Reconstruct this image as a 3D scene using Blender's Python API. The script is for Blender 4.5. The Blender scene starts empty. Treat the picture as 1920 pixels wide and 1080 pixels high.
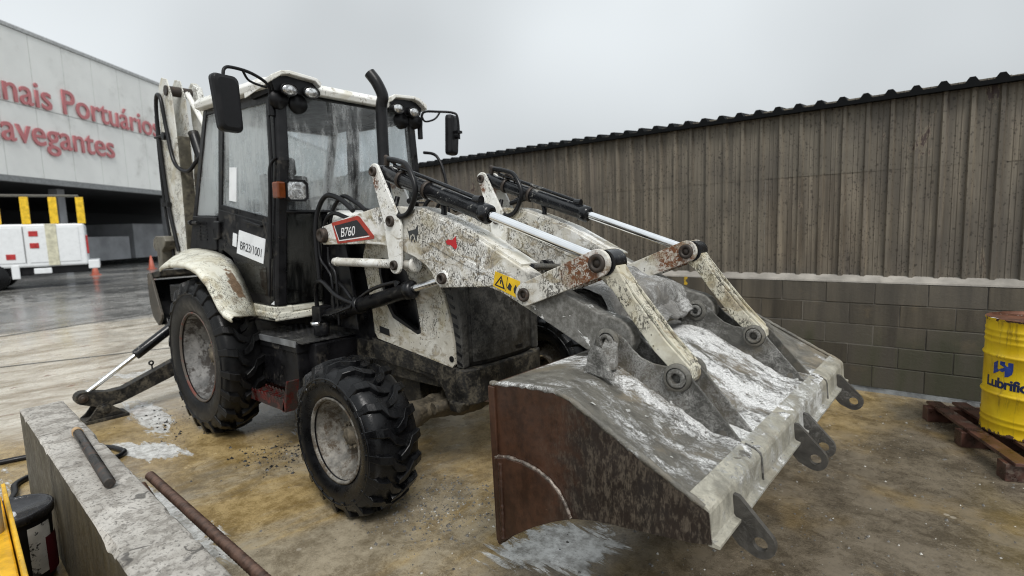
import bpy, math, random
from mathutils import Vector, Matrix, noise as mnoise

random.seed(7)
S = bpy.context.scene
COL = S.collection
R = math.radians

# ------------------------------------------------------------------ camera
cam = bpy.data.cameras.new('camera')
cam.sensor_width = 36.0
cam.lens = 19.06
cam.clip_start = 0.05
cam.clip_end = 600
co = bpy.data.objects.new('camera', cam)
COL.objects.link(co)
r_ = Vector((0.76171, 0.64711, -0.03240)); u_ = Vector((-0.04644, 0.10441, 0.99345)); f_ = Vector((-0.64625, 0.75522, -0.10958))
co.matrix_world = Matrix(((r_.x, u_.x, -f_.x, 2.8076), (r_.y, u_.y, -f_.y, -2.7581), (r_.z, u_.z, -f_.z, 1.6755), (0, 0, 0, 1)))
cam.dof.use_dof = True
cam.dof.focus_distance = 2.6
cam.dof.aperture_fstop = 2.0
S.camera = co

# ------------------------------------------------------------------ sky, sun, exposure
SUN_EL, SUN_ROT = R(50), R(128)
W = bpy.data.worlds.new('World'); S.world = W; W.use_nodes = True
wn = W.node_tree.nodes; wl = W.node_tree.links
wn.clear()
wo = wn.new('ShaderNodeOutputWorld'); bg = wn.new('ShaderNodeBackground'); bg.inputs['Strength'].default_value = 0.1
sky = wn.new('ShaderNodeTexSky'); sky.sky_type = 'NISHITA'; sky.sun_disc = False
sky.sun_elevation = SUN_EL; sky.sun_rotation = SUN_ROT; sky.dust_density = 4.0
bw = wn.new('ShaderNodeRGBToBW'); wl.new(sky.outputs[0], bw.inputs[0])
mx = wn.new('ShaderNodeMix'); mx.data_type = 'FLOAT'; mx.inputs[0].default_value = 0.88   # overcast: the cloud deck hides most of the clear sky
wl.new(bw.outputs[0], mx.inputs[2]); mx.inputs[3].default_value = 4.75
tc = wn.new('ShaderNodeTexCoord')
wno = wn.new('ShaderNodeTexNoise'); wno.inputs['Scale'].default_value = 1.3; wno.inputs['Detail'].default_value = 3; wno.inputs['Roughness'].default_value = 0.45
wmp = wn.new('ShaderNodeMapping'); wmp.inputs['Location'].default_value = (0.35, 1.9, 0.4); wl.new(tc.outputs['Generated'], wmp.inputs['Vector']); wl.new(wmp.outputs[0], wno.inputs['Vector'])
wr = wn.new('ShaderNodeMapRange'); wr.inputs[1].default_value = 0.3; wr.inputs[2].default_value = 0.7; wr.inputs[3].default_value = 0.76; wr.inputs[4].default_value = 1.25
wl.new(wno.outputs['Fac'], wr.inputs[0])
sz = wn.new('ShaderNodeSeparateXYZ'); wl.new(tc.outputs['Generated'], sz.inputs[0])
zg = wn.new('ShaderNodeMapRange'); zg.inputs[1].default_value = 0.0; zg.inputs[2].default_value = 1.0; zg.inputs[3].default_value = 0.88; zg.inputs[4].default_value = 1.38
wl.new(sz.outputs[2], zg.inputs[0])
mz = wn.new('ShaderNodeMath'); mz.operation = 'MULTIPLY'; wl.new(zg.outputs[0], mz.inputs[0]); wl.new(wr.outputs[0], mz.inputs[1])
mu = wn.new('ShaderNodeMath'); mu.operation = 'MULTIPLY'; wl.new(mx.outputs[0], mu.inputs[0]); wl.new(mz.outputs[0], mu.inputs[1])
cm = wn.new('ShaderNodeCombineColor')
for i, t in enumerate((0.93, 0.985, 1.02)):
    m = wn.new('ShaderNodeMath'); m.operation = 'MULTIPLY'; m.inputs[1].default_value = t
    wl.new(mu.outputs[0], m.inputs[0]); wl.new(m.outputs[0], cm.inputs[i])
wl.new(cm.outputs[0], bg.inputs['Color']); wl.new(bg.outputs[0], wo.inputs['Surface'])

sl = bpy.data.lights.new('sun', 'SUN'); sl.energy = 1.5; sl.angle = R(22); sl.color = (1.0, 0.97, 0.93)
so = bpy.data.objects.new('sun', sl); COL.objects.link(so)
sd = Vector((math.sin(SUN_ROT) * math.cos(SUN_EL), math.cos(SUN_ROT) * math.cos(SUN_EL), math.sin(SUN_EL)))
so.rotation_euler = sd.to_track_quat('Z', 'Y').to_euler(); so.location = (0, 0, 12)

S.view_settings.view_transform = 'Standard'; S.view_settings.look = 'None'
S.view_settings.exposure = 0.7; S.view_settings.gamma = 1.0; S.view_settings.use_curve_mapping = False
S.cycles.max_bounces = 8; S.cycles.transparent_max_bounces = 16
S.cycles.use_denoising = True
S.cycles.filter_width = 1.0

# ------------------------------------------------------------------ material helpers
class NT:
    def __init__(s, name):
        s.m = bpy.data.materials.new(name); s.m.use_nodes = True
        s.t = s.m.node_tree; s.t.nodes.clear()
        s.out = s.t.nodes.new('ShaderNodeOutputMaterial')
        c = s.t.nodes.new('ShaderNodeTexCoord'); s.obj = c.outputs['Object']
    def set(s, sock, v):
        if hasattr(v, 'is_output'): s.t.links.new(v, sock)
        else: sock.default_value = v
    def n(s, ty, **kw):
        nd = s.t.nodes.new(ty)
        for k, v in kw.items(): setattr(nd, k, v)
        return nd
    def math(s, op, a, b=0.0, clamp=False):
        nd = s.n('ShaderNodeMath', operation=op, use_clamp=clamp); s.set(nd.inputs[0], a); s.set(nd.inputs[1], b); return nd.outputs[0]
    def mapping(s, sc=(1, 1, 1), loc=(0, 0, 0), rot=(0, 0, 0), v=None):
        nd = s.n('ShaderNodeMapping'); s.set(nd.inputs['Vector'], v or s.obj)
        nd.inputs['Scale'].default_value = sc; nd.inputs['Location'].default_value = loc; nd.inputs['Rotation'].default_value = rot
        return nd.outputs[0]
    def noise(s, scale, detail=5, rough=0.55, dist=0.0, v=None):
        nd = s.n('ShaderNodeTexNoise'); s.set(nd.inputs['Vector'], v or s.obj)
        nd.inputs['Scale'].default_value = scale; nd.inputs['Detail'].default_value = detail
        nd.inputs['Roughness'].default_value = rough; nd.inputs['Distortion'].default_value = dist
        return nd.outputs['Fac']
    def voro(s, scale, v=None, feat='F1', rand=1.0):
        nd = s.n('ShaderNodeTexVoronoi', feature=feat); s.set(nd.inputs['Vector'], v or s.obj)
        nd.inputs['Scale'].default_value = scale; nd.inputs['Randomness'].default_value = rand
        return nd.outputs['Distance']
    def step(s, x, lo, hi, a=0.0, b=1.0):
        nd = s.n('ShaderNodeMapRange', interpolation_type='SMOOTHSTEP'); s.set(nd.inputs[0], x)
        nd.inputs[1].default_value = lo; nd.inputs[2].default_value = hi; nd.inputs[3].default_value = a; nd.inputs[4].default_value = b
        return nd.outputs[0]
    def mix(s, f, a, b):
        nd = s.n('ShaderNodeMix', data_type='RGBA'); s.set(nd.inputs[0], f)
        s.set(nd.inputs[6], a if hasattr(a, 'is_output') else (*a, 1)); s.set(nd.inputs[7], b if hasattr(b, 'is_output') else (*b, 1))
        return nd.outputs[2]
    def mixf(s, f, a, b):
        nd = s.n('ShaderNodeMix', data_type='FLOAT'); s.set(nd.inputs[0], f); s.set(nd.inputs[2], a); s.set(nd.inputs[3], b); return nd.outputs[0]
    def axis(s, i, v=None):
        nd = s.n('ShaderNodeSeparateXYZ'); s.set(nd.inputs[0], v or s.obj); return nd.outputs[i]
    def bump(s, h, strength=0.3, dist=0.01):
        nd = s.n('ShaderNodeBump'); s.set(nd.inputs['Height'], h); nd.inputs['Strength'].default_value = strength; nd.inputs['Distance'].default_value = dist
        return nd.outputs[0]
    def bsdf(s, col, rough=0.5, metal=0.0, normal=None, spec=0.5):
        b = s.n('ShaderNodeBsdfPrincipled')
        s.set(b.inputs['Base Color'], col if hasattr(col, 'is_output') else (*col, 1)); s.set(b.inputs['Roughness'], rough); s.set(b.inputs['Metallic'], metal)
        b.inputs['Specular IOR Level'].default_value = spec
        if normal is not None: s.t.links.new(normal, b.inputs['Normal'])
        return b.outputs[0]
    def done(s, sh):
        s.t.links.new(sh, s.out.inputs['Surface']); return s.m

def simple(name, col, rough=0.5, metal=0.0, var=0.25, vs=9.0, bump=0.15, bs=60.0, grime=None, spec=0.5):
    k = NT(name)
    n1 = k.noise(vs, 6, 0.6)
    c = k.mix(k.step(n1, 0.3, 0.7), tuple(x * (1 - var) for x in col), tuple(min(1, x * (1 + var)) for x in col))
    rg = k.step(n1, 0.25, 0.75, max(0.03, rough - 0.12), min(1, rough + 0.12))
    if grime:
        gcol, lo, hi, gs = grime
        g = k.math('ADD', k.math('MULTIPLY', k.noise(gs, 9, 0.68, 0.4), 0.7), k.math('MULTIPLY', k.noise(gs * 6, 5, 0.6), 0.3))
        gm = k.step(g, lo, hi)
        c = k.mix(gm, c, gcol); rg = k.mixf(gm, rg, 0.85)
        metal = k.mixf(gm, metal, 0.0)
    return k.done(k.bsdf(c, rg, metal, k.bump(k.noise(bs, 4), bump, 0.004), spec))

def dirty_white(name, amount=0.0, mudx=None, rustspot=None, base=(0.80, 0.80, 0.775), flake=None):
    """white paint under streaky speckled dirt; amount shifts how much of it is covered"""
    k = NT(name)
    st = k.mapping((1.0, 1.0, 0.6))
    big = k.noise(2.6, 6, 0.6, 0.3)
    c = k.mix(k.step(big, 0.35, 0.75), base, tuple(x * y for x, y in zip(base, (0.88, 0.87, 0.82))))
    film = k.step(k.math('ADD', k.math('MULTIPLY', big, 0.5), k.math('MULTIPLY', k.noise(14, 7, 0.65), 0.5)), 0.45 - amount * 0.5, 0.62 - amount * 0.5)
    c = k.mix(k.math('MULTIPLY', film, 0.42), c, (0.30, 0.26, 0.19))
    scr = k.noise(52, 8, 0.72, 1.8, st)
    sm = k.step(scr, 0.515 - amount * 0.10, 0.555 - amount * 0.10)
    reg = k.step(k.noise(3.1, 4, 0.6, 0.2, k.mapping(loc=(3, 1, 7))), 0.475 - amount * 0.28, 0.575 - amount * 0.28)
    sp = k.math('MULTIPLY', sm, reg)
    c = k.mix(k.math('MULTIPLY', sp, 0.92), c, (0.055, 0.05, 0.042))
    fine = k.step(k.voro(42, rand=1.0), 0.26, 0.12)
    c = k.mix(k.math('MULTIPLY', fine, k.step(k.noise(9, 3), 0.48, 0.62)), c, (0.05, 0.046, 0.04))
    sme = k.step(k.noise(8, 8, 0.68, 0.9, k.mapping((0.7, 1, 1.4), rot=(0, R(25), 0), loc=(2, 5, 3))), 0.545 - amount * 0.22, 0.64 - amount * 0.22)
    c = k.mix(k.math('MULTIPLY', sme, 0.7), c, k.mix(k.step(k.noise(36, 6, 0.7), 0.4, 0.6), (0.12, 0.092, 0.055), (0.34, 0.28, 0.18)))
    yl = k.step(k.noise(5.5, 5, 0.6, 0.5, k.mapping(loc=(9, 4, 2))), 0.53 - amount * 0.1, 0.64 - amount * 0.1)
    c = k.mix(k.math('MULTIPLY', yl, 0.32), c, (0.40, 0.34, 0.19))
    if rustspot:
        for (px, pz, rr) in rustspot:
            dx = k.math('SUBTRACT', k.axis(0), px); dz = k.math('SUBTRACT', k.axis(2), pz)
            d = k.math('SQRT', k.math('ADD', k.math('MULTIPLY', dx, dx), k.math('MULTIPLY', dz, dz)))
            d = k.math('ADD', d, k.math('MULTIPLY', k.math('SUBTRACT', k.noise(16, 6, 0.65), 0.5), rr * 1.1))
            c = k.mix(k.math('MULTIPLY', k.step(d, rr, rr * 0.4, 0, 1.0), k.step(k.noise(42, 6, 0.7, 0.8), 0.56, 0.46, 0.25, 1.0)), c, (0.135, 0.046, 0.012))
    if flake:   # a patch where the paint has come off the right fender
        dx = k.math('SUBTRACT', k.axis(0), flake[0]); dz = k.math('SUBTRACT', k.axis(2), flake[1])
        al = k.math('DIVIDE', k.math('ADD', k.math('MULTIPLY', dx, 0.566), k.math('MULTIPLY', dz, -0.824)), 0.175)
        ac = k.math('DIVIDE', k.math('ADD', k.axis(1), 0.885), 0.055)
        d = k.math('SQRT', k.math('ADD', k.math('MULTIPLY', al, al), k.math('MULTIPLY', ac, ac)))
        d = k.math('ADD', d, k.math('MULTIPLY', k.math('SUBTRACT', k.noise(15, 6, 0.65, 0.6), 0.5), 2.4))
        fm = k.math('MULTIPLY', k.step(d, 0.95, 0.85), k.step(k.axis(1), -0.5, -0.6))
        c = k.mix(fm, c, k.mix(k.step(k.noise(28, 7, 0.7), 0.35, 0.65), (0.15, 0.10, 0.06), (0.25, 0.17, 0.11)))
    rough = k.mixf(sp, k.mixf(film, 0.38, 0.6), 0.85)
    if mudx:
        g = k.math('ADD', k.axis(0), k.math('MULTIPLY', k.math('SUBTRACT', k.noise(9, 7, 0.65), 0.5), 0.35))
        gm = k.step(g, mudx - 0.05, mudx + 0.05)
        mc = k.mix(k.step(k.noise(30, 8, 0.7), 0.35, 0.7), (0.10, 0.096, 0.085), (0.22, 0.215, 0.20))
        mc = k.mix(k.step(k.noise(11, 9, 0.72, 0.6), 0.60, 0.64), mc, (0.62, 0.62, 0.60))
        c = k.mix(gm, c, mc); rough = k.mixf(gm, rough, 0.9)
    h = k.math('ADD', k.math('MULTIPLY', scr, 0.7), k.math('MULTIPLY', big, 1.0))
    return k.done(k.bsdf(c, rough, 0.0, k.bump(h, 0.35, 0.008)))

def crusted_steel(name, base=(0.13, 0.125, 0.11), crust=(0.66, 0.66, 0.645), lo=0.50, hi=0.60, wet=0.45, brown=0.5, st=(1, 1, 1), bands=False):
    """steel under dried cement slurry: grey film, white crust, brown damp patches"""
    k = NT(name)
    sv = k.mapping(st)   # slurry ran down the slope
    big = k.noise(2.2, 6, 0.62, 0.4, sv); mid = k.noise(11, 8, 0.7, 0.5, sv); fin = k.noise(64, 9, 0.75, 1.0)
    c = k.mix(k.step(mid, 0.3, 0.7), tuple(x * 0.6 for x in base), tuple(x * 1.5 for x in base))
    c = k.mix(k.math('MULTIPLY', k.step(k.noise(3.4, 5, 0.6, 0.3, k.mapping(loc=(5, 2, 1))), 0.48, 0.66), brown), c, (0.24, 0.20, 0.14))
    sm_ = k.math('ADD', k.math('ADD', k.math('MULTIPLY', big, 0.42), k.math('MULTIPLY', mid, 0.33)), k.math('MULTIPLY', fin, 0.25))
    if bands:   # slurry was poured over the middle; the strip by the near side plate stayed barer
        yv = k.axis(1); sm_ = k.math('ADD', sm_, k.math('SUBTRACT', k.math('MULTIPLY', k.step(k.math('ABSOLUTE', yv), 0.95, 0.62), 0.085), 0.055))
    cr = k.step(sm_, lo, hi)
    cc = k.mix(k.step(fin, 0.42, 0.58), tuple(x * 0.45 for x in crust), crust)
    c = k.mix(cr, c, cc)
    pit = k.math('MULTIPLY', k.step(fin, 0.55, 0.60), cr)
    c = k.mix(pit, c, (0.13, 0.125, 0.115))
    h = k.math('ADD', k.math('ADD', k.math('MULTIPLY', cr, 0.5), k.math('MULTIPLY', mid, 0.8)), k.math('MULTIPLY', fin, 0.6))
    return k.done(k.bsdf(c, k.mixf(cr, wet, 0.9), 0.0, k.bump(h, 0.8, 0.012)))

M = {}
M['white'] = dirty_white('white_paint', -0.20)
M['white_dirty'] = dirty_white('white_paint_dirty', 0.06)
M['white_arm'] = dirty_white('white_paint_arm', 0.16, mudx=1.03)
M['white_lever'] = dirty_white('white_paint_lever', -0.07, rustspot=[(-0.2, 2.0, 0.06)])
M['white_crank'] = dirty_white('white_paint_crank', 0.13, rustspot=[(1.40, 1.46, 0.17)])
M['white_link'] = dirty_white('white_paint_link', 0.18, base=(0.66, 0.64, 0.54))
M['white_panel'] = dirty_white('white_paint_panel', 0.12, base=(0.66, 0.64, 0.58))
M['fender'] = dirty_white('fender_paint', -0.03, base=(0.72, 0.71, 0.62), flake=(-1.78, 1.28))
M['black'] = simple('black_paint', (0.006, 0.006, 0.007), 0.34, var=0.4, grime=((0.05, 0.045, 0.038), 0.53, 0.66, 5), spec=0.32)
M['black_clean'] = simple('black_plastic', (0.006, 0.006, 0.007), 0.42, var=0.3, spec=0.28)
M['black_mud'] = simple('muddy_black_paint', (0.012, 0.0115, 0.011), 0.5, var=0.5, grime=((0.085, 0.074, 0.054), 0.45, 0.64, 11), bump=0.6, spec=0.3)
M['grille'] = simple('grille_plastic', (0.026, 0.0255, 0.024), 0.42, var=0.4, grime=((0.085, 0.081, 0.072), 0.42, 0.66, 14), bump=0.6, spec=0.35)
M['rubber'] = simple('wet_tyre_rubber', (0.0045, 0.0047, 0.0054), 0.30, var=0.35, vs=14, bump=0.25, bs=90, spec=0.30)
M['rubber_rear'] = simple('tyre_rubber', (0.005, 0.005, 0.0054), 0.38, var=0.35, vs=14, bump=0.25, bs=90, spec=0.24)
M['hose'] = simple('hose_rubber', (0.006, 0.006, 0.007), 0.36, spec=0.3)
M['chrome'] = simple('chrome_rod', (0.80, 0.81, 0.82), 0.10, 1.0, var=0.05, bump=0.02)
M['cylinder'] = simple('black_cylinder_paint', (0.006, 0.0065, 0.008), 0.24, var=0.3, grime=((0.20, 0.195, 0.18), 0.575, 0.62, 9), spec=0.4)
M['pin'] = simple('pin_steel', (0.045, 0.036, 0.030), 0.5, 0.4, grime=((0.09, 0.05, 0.03), 0.5, 0.7, 20))
M['mudsteel'] = crusted_steel('mud_covered_steel', (0.12, 0.115, 0.10), crust=(0.45, 0.445, 0.43), lo=0.52, hi=0.62, wet=0.55, brown=0.35)
M['bracket'] = crusted_steel('bracket_steel', (0.085, 0.082, 0.073), crust=(0.40, 0.395, 0.375), lo=0.475, hi=0.585, wet=0.5, brown=0.35)
M['bucket_back'] = crusted_steel('bucket_back_steel', (0.125, 0.118, 0.10), crust=(0.84, 0.84, 0.825), lo=0.475, hi=0.545, wet=0.3, brown=0.75, st=(0.7, 1.2, 1), bands=True)
M['bucket_beam'] = crusted_steel('bucket_beam_steel', (0.34, 0.325, 0.27), crust=(0.72, 0.72, 0.69), lo=0.51, hi=0.58, wet=0.28, brown=0.35)
M['ear'] = crusted_steel('ear_steel', (0.055, 0.051, 0.045), crust=(0.26, 0.25, 0.23), lo=0.53, hi=0.63, wet=0.4, brown=0.3)
M['crosstube'] = crusted_steel('crosstube_crust', (0.16, 0.155, 0.145), lo=0.47, hi=0.57, wet=0.6, brown=0.3)
def bucket_side_mat():
    k = NT('bucket_side_rust')
    v = k.mapping((2.6, 2.6, 1.1), rot=(0, 0.12, 0))
    n1 = k.noise(3.5, 7, 0.62, 0.3, v); n2 = k.noise(4.5, 7, 0.65, 0.4)
    c = k.mix(k.step(k.math('ADD', k.math('MULTIPLY', n1, 0.6), k.math('MULTIPLY', k.noise(30, 8, 0.7), 0.4)), 0.38, 0.62), (0.026, 0.012, 0.007), (0.060, 0.027, 0.015))
    sc_ = k.step(k.noise(9, 9, 0.72, 0.5, k.mapping((1, 1, 6), rot=(0, 0.6, 0))), 0.66, 0.72)
    c = k.mix(k.math('MULTIPLY', sc_, 0.5), c, (0.16, 0.11, 0.075))
    g = k.math('ADD', k.axis(0), k.math('MULTIPLY', k.math('SUBTRACT', n2, 0.5), 0.55))
    c = k.mix(k.step(g, 1.62, 1.78, 0, 0.85), c, (0.012, 0.010, 0.0085))
    sp = k.math('MULTIPLY', k.step(k.noise(70, 9, 0.76, 0.4, k.mapping((1, 1, 0.35))), 0.46, 0.62), k.step(g, 1.5, 1.9))
    c = k.mix(k.math('MULTIPLY', sp, 0.7), c, (0.115, 0.094, 0.070))
    return k.done(k.bsdf(c, k.step(n2, 0.3, 0.7, 0.3, 0.55), 0.0, k.bump(k.noise(40, 6), 0.2, 0.005)))
M['bucket_side'] = bucket_side_mat()
M['weld'] = simple('weld_bead', (0.20, 0.17, 0.145), 0.4, 0.4, var=0.6, vs=30, bump=0.9, bs=90, grime=((0.05, 0.03, 0.02), 0.5, 0.6, 25))
M['rim'] = simple('dirty_grey_rim', (0.17, 0.16, 0.14), 0.6, 0.0, var=0.55, vs=14, grime=((0.070, 0.052, 0.034), 0.45, 0.60, 11), bump=0.9)
M['rim_rear'] = simple('dirty_grey_rear_rim', (0.14, 0.136, 0.13), 0.6, 0.0, var=0.55, vs=8, grime=((0.035, 0.03, 0.026), 0.46, 0.56, 5), bump=0.6)
M['red_edge'] = simple('red_rim_edge', (0.13, 0.034, 0.022), 0.55, grime=((0.085, 0.072, 0.06), 0.42, 0.50, 6))
M['red_step'] = simple('red_step_paint', (0.075, 0.006, 0.005), 0.34, var=0.6, grime=((0.022, 0.014, 0.011), 0.43, 0.54, 12))
M['mudlump'] = simple('caked_mud', (0.15, 0.125, 0.09), 0.8, var=0.5, vs=20, bump=1.0, bs=25)
M['lens'] = None
def lens_mat():
    k = NT('lamp_lens')
    n1 = k.noise(22, 4, 0.6, 1.0)
    c = k.mix(k.step(n1, 0.35, 0.65), (0.30, 0.30, 0.30), (0.85, 0.86, 0.86))
    return k.done(k.bsdf(c, 0.12, 0.75, k.bump(n1, 0.5, 0.01)))
M['lens'] = lens_mat()
M['orange'] = simple('orange_lens', (0.15, 0.036, 0.008), 0.15, var=0.5)
M['sticker'] = simple('white_sticker', (0.78, 0.80, 0.82), 0.4, var=0.05, bump=0.03)
M['ink'] = simple('dark_ink', (0.03, 0.032, 0.035), 0.5, var=0.1, bump=0.02)
M['inkwhite'] = simple('white_ink', (0.80, 0.80, 0.80), 0.45, var=0.1, bump=0.02)
M['decal_red'] = simple('red_decal', (0.36, 0.035, 0.018), 0.4, var=0.25, grime=((0.15, 0.07, 0.05), 0.56, 0.66, 14))
M['decal_black'] = simple('black_decal', (0.014, 0.014, 0.016), 0.3, var=0.3, grime=((0.12, 0.115, 0.11), 0.60, 0.74, 8))
M['red_mark'] = simple('red_print', (0.50, 0.012, 0.018), 0.45, var=0.15)
M['yellow_decal'] = simple('yellow_decal', (0.72, 0.46, 0.012), 0.45, var=0.15, grime=((0.05, 0.04, 0.02), 0.60, 0.66, 16))
M['seat'] = simple('seat_fabric', (0.02, 0.02, 0.022), 0.8)
def glass_mat(name, tint=(0.90, 0.93, 0.94), dirt=(0.80, 0.83, 0.84), amt=0.0, mx_=0.5, lo_=0.03):
    k = NT(name)
    v = k.mapping((9, 9, 1.4))
    d = k.math('ADD', k.math('MULTIPLY', k.noise(1.6, 6, 0.6, 0.4), 0.5), k.math('ADD', k.math('MULTIPLY', k.noise(2.2, 7, 0.65, 0.2, v), 0.4), k.math('MULTIPLY', k.noise(80, 4, 0.6), 0.1)))
    dm = k.step(d, 0.45 - amt, 0.60 - amt, lo_, mx_)
    tr = k.n('ShaderNodeBsdfTransparent'); tr.inputs[0].default_value = (*tint, 1)
    gl = k.n('ShaderNodeBsdfGlossy'); gl.inputs['Roughness'].default_value = 0.03; gl.inputs['Color'].default_value = (0.9, 0.9, 0.9, 1)
    lw = k.n('ShaderNodeLayerWeight'); lw.inputs['Blend'].default_value = 0.5   # facing is the same from both sides of the pane
    fr = k.math('ADD', 0.04, k.math('MULTIPLY', 0.96, k.math('POWER', lw.outputs['Facing'], 5.0)))
    s1 = k.n('ShaderNodeMixShader'); k.t.links.new(fr, s1.inputs[0]); k.t.links.new(tr.outputs[0], s1.inputs[1]); k.t.links.new(gl.outputs[0], s1.inputs[2])
    df = k.n('ShaderNodeBsdfDiffuse'); df.inputs[0].default_value = (*dirt, 1)
    tl = k.n('ShaderNodeBsdfTranslucent'); tl.inputs[0].default_value = (*dirt, 1)
    s3 = k.n('ShaderNodeMixShader'); s3.inputs[0].default_value = 0.45; k.t.links.new(df.outputs[0], s3.inputs[1]); k.t.links.new(tl.outputs[0], s3.inputs[2])
    s2 = k.n('ShaderNodeMixShader'); k.set(s2.inputs[0], dm); k.t.links.new(s1.outputs[0], s2.inputs[1]); k.t.links.new(s3.outputs[0], s2.inputs[2])
    return k.done(s2.outputs[0])
M['glass'] = glass_mat('dirty_cab_glass', amt=0.0, mx_=0.46, lo_=0.04)
M['glass_side'] = glass_mat('side_glass', tint=(0.93, 0.95, 0.955), amt=0.06, mx_=0.42, lo_=0.13)
M['glass_low'] = glass_mat('low_dirty_glass', tint=(0.35, 0.37, 0.37), dirt=(0.13, 0.13, 0.12), amt=0.0)

# ------------------------------------------------------------------ mesh helpers
class MB:
    def __init__(s): s.v = []; s.f = []; s.sm = []
    def add(s, vs, fs, smooth=False):
        o = len(s.v); s.v += [tuple(v) for v in vs]
        for f in fs: s.f.append(tuple(i + o for i in f)); s.sm.append(smooth)
        return s
    def hexa(s, p):   # 8 points: bottom ring 0-3, top ring 4-7
        return s.add(p, [(3, 2, 1, 0), (4, 5, 6, 7), (0, 1, 5, 4), (1, 2, 6, 5), (2, 3, 7, 6), (3, 0, 4, 7)])
    def box(s, a, b):
        x0, y0, z0 = (min(a[i], b[i]) for i in range(3)); x1, y1, z1 = (max(a[i], b[i]) for i in range(3))
        return s.hexa([(x0, y0, z0), (x1, y0, z0), (x1, y1, z0), (x0, y1, z0), (x0, y0, z1), (x1, y0, z1), (x1, y1, z1), (x0, y1, z1)])
    def bar(s, a, b, w, h, up=(0, 0, 1)):
        a = Vector(a); b = Vector(b); d = (b - a).normalized(); sd = d.cross(Vector(up))
        if sd.length < 1e-4: sd = d.cross(Vector((1, 0, 0)))
        sd.normalize(); u = sd.cross(d)
        q = [(-1, -1), (1, -1), (1, 1), (-1, 1)]
        return s.hexa([a + sd * w / 2 * i + u * h / 2 * j for i, j in q] + [b + sd * w / 2 * i + u * h / 2 * j for i, j in q])
    def prism(s, poly, y0, y1, fn=None):
        """polygon in (x,z) from y0 to y1; fn maps (x,y,z)"""
        fn = fn or (lambda x, y, z: (x, y, z)); n = len(poly)
        A = [fn(x, y0, z) for x, z in poly]; B = [fn(x, y1, z) for x, z in poly]
        s.add(A, [tuple(range(n))]); s.add(B, [tuple(range(n - 1, -1, -1))])
        s.add(A + B, [(i, i + n, (i + 1) % n + n, (i + 1) % n) for i in range(n)])
        return s
    def ring(s, outer, inner, y0, y1, fn=None, N=48, c=None):
        """plate with a hole: both outlines star-shaped about c"""
        fn = fn or (lambda x, y, z: (x, y, z))
        c = c or (sum(p[0] for p in inner) / len(inner), sum(p[1] for p in inner) / len(inner))
        angs = sorted(set([round(math.atan2(p[1] - c[1], p[0] - c[0]), 5) for p in list(outer) + list(inner)] + [round(-math.pi + 2 * math.pi * i / N, 5) for i in range(N)]))
        def hit(poly, a):
            d = (math.cos(a), math.sin(a)); best = None
            for i in range(len(poly)):
                p = poly[i]; q = poly[(i + 1) % len(poly)]
                ex, ez = q[0] - p[0], q[1] - p[1]; det = d[0] * (-ez) + ex * d[1]
                if abs(det) < 1e-12: continue
                rx, rz = p[0] - c[0], p[1] - c[1]
                t = (rx * (-ez) + ex * rz) / det; w = (d[0] * rz - d[1] * rx) / det
                if t > 0 and -1e-6 <= w <= 1 + 1e-6 and (best is None or t < best): best = t
            return (c[0] + d[0] * (best or 0.01), c[1] + d[1] * (best or 0.01))
        O = [hit(outer, a) for a in angs]; I = [hit(inner, a) for a in angs]; n = len(angs)
        for yy, rev in ((y0, 0), (y1, 1)):
            vs = [fn(x, yy, z) for x, z in O] + [fn(x, yy, z) for x, z in I]
            fs = [(i, (i + 1) % n, (i + 1) % n + n, i + n) for i in range(n)]
            s.add(vs, [f[::-1] for f in fs] if rev else fs)
        for L in (O, I):
            s.add([fn(x, y0, z) for x, z in L] + [fn(x, y1, z) for x, z in L], [(i, (i + 1) % n, (i + 1) % n + n, i + n) for i in range(n)])
        return s
    def tube(s, pts, r, seg=10, caps=True, smooth=True):
        pts = [Vector(p) for p in pts]; n = len(pts); rs = r if isinstance(r, (list, tuple)) else [r] * n
        t0 = (pts[1] - pts[0]).normalized(); ref = Vector((0, 0, 1)) if abs(t0.z) < 0.9 else Vector((1, 0, 0))
        nrm = t0.cross(ref).normalized(); rings = []
        for i, p in enumerate(pts):
            t = (pts[min(i + 1, n - 1)] - pts[max(i - 1, 0)]).normalized()
            nrm = (nrm - t * nrm.dot(t)).normalized(); b = t.cross(nrm)
            rings.append([p + (nrm * math.cos(2 * math.pi * k / seg) + b * math.sin(2 * math.pi * k / seg)) * rs[i] for k in range(seg)])
        vs = [v for rg in rings for v in rg]
        s.add(vs, [(i * seg + k, i * seg + (k + 1) % seg, (i + 1) * seg + (k + 1) % seg, (i + 1) * seg + k) for i in range(n - 1) for k in range(seg)], smooth)
        if caps:
            s.add(rings[0], [tuple(range(seg - 1, -1, -1))]); s.add(rings[-1], [tuple(range(seg))])
        return s
    def cyl(s, a, b, r, seg=20): return s.tube([a, b], r, seg)
    def lathe(s, prof, o, axis, seg=48, smooth=True, closed=False):
        """profile of (r, h) about axis through o"""
        o = Vector(o); ax = Vector(axis).normalized(); ref = Vector((0, 0, 1)) if abs(ax.z) < 0.9 else Vector((1, 0, 0))
        u = ax.cross(ref).normalized(); w = ax.cross(u); n = len(prof); vs = []
        for k in range(seg):
            a = 2 * math.pi * k / seg; d = u * math.cos(a) + w * math.sin(a)
            vs += [o + d * r + ax * h for r, h in prof]
        m = n if closed else n - 1
        s.add(vs, [(k * n + i, k * n + (i + 1) % n, ((k + 1) % seg) * n + (i + 1) % n, ((k + 1) % seg) * n + i) for k in range(seg) for i in range(m)], smooth)
        return s
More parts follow.
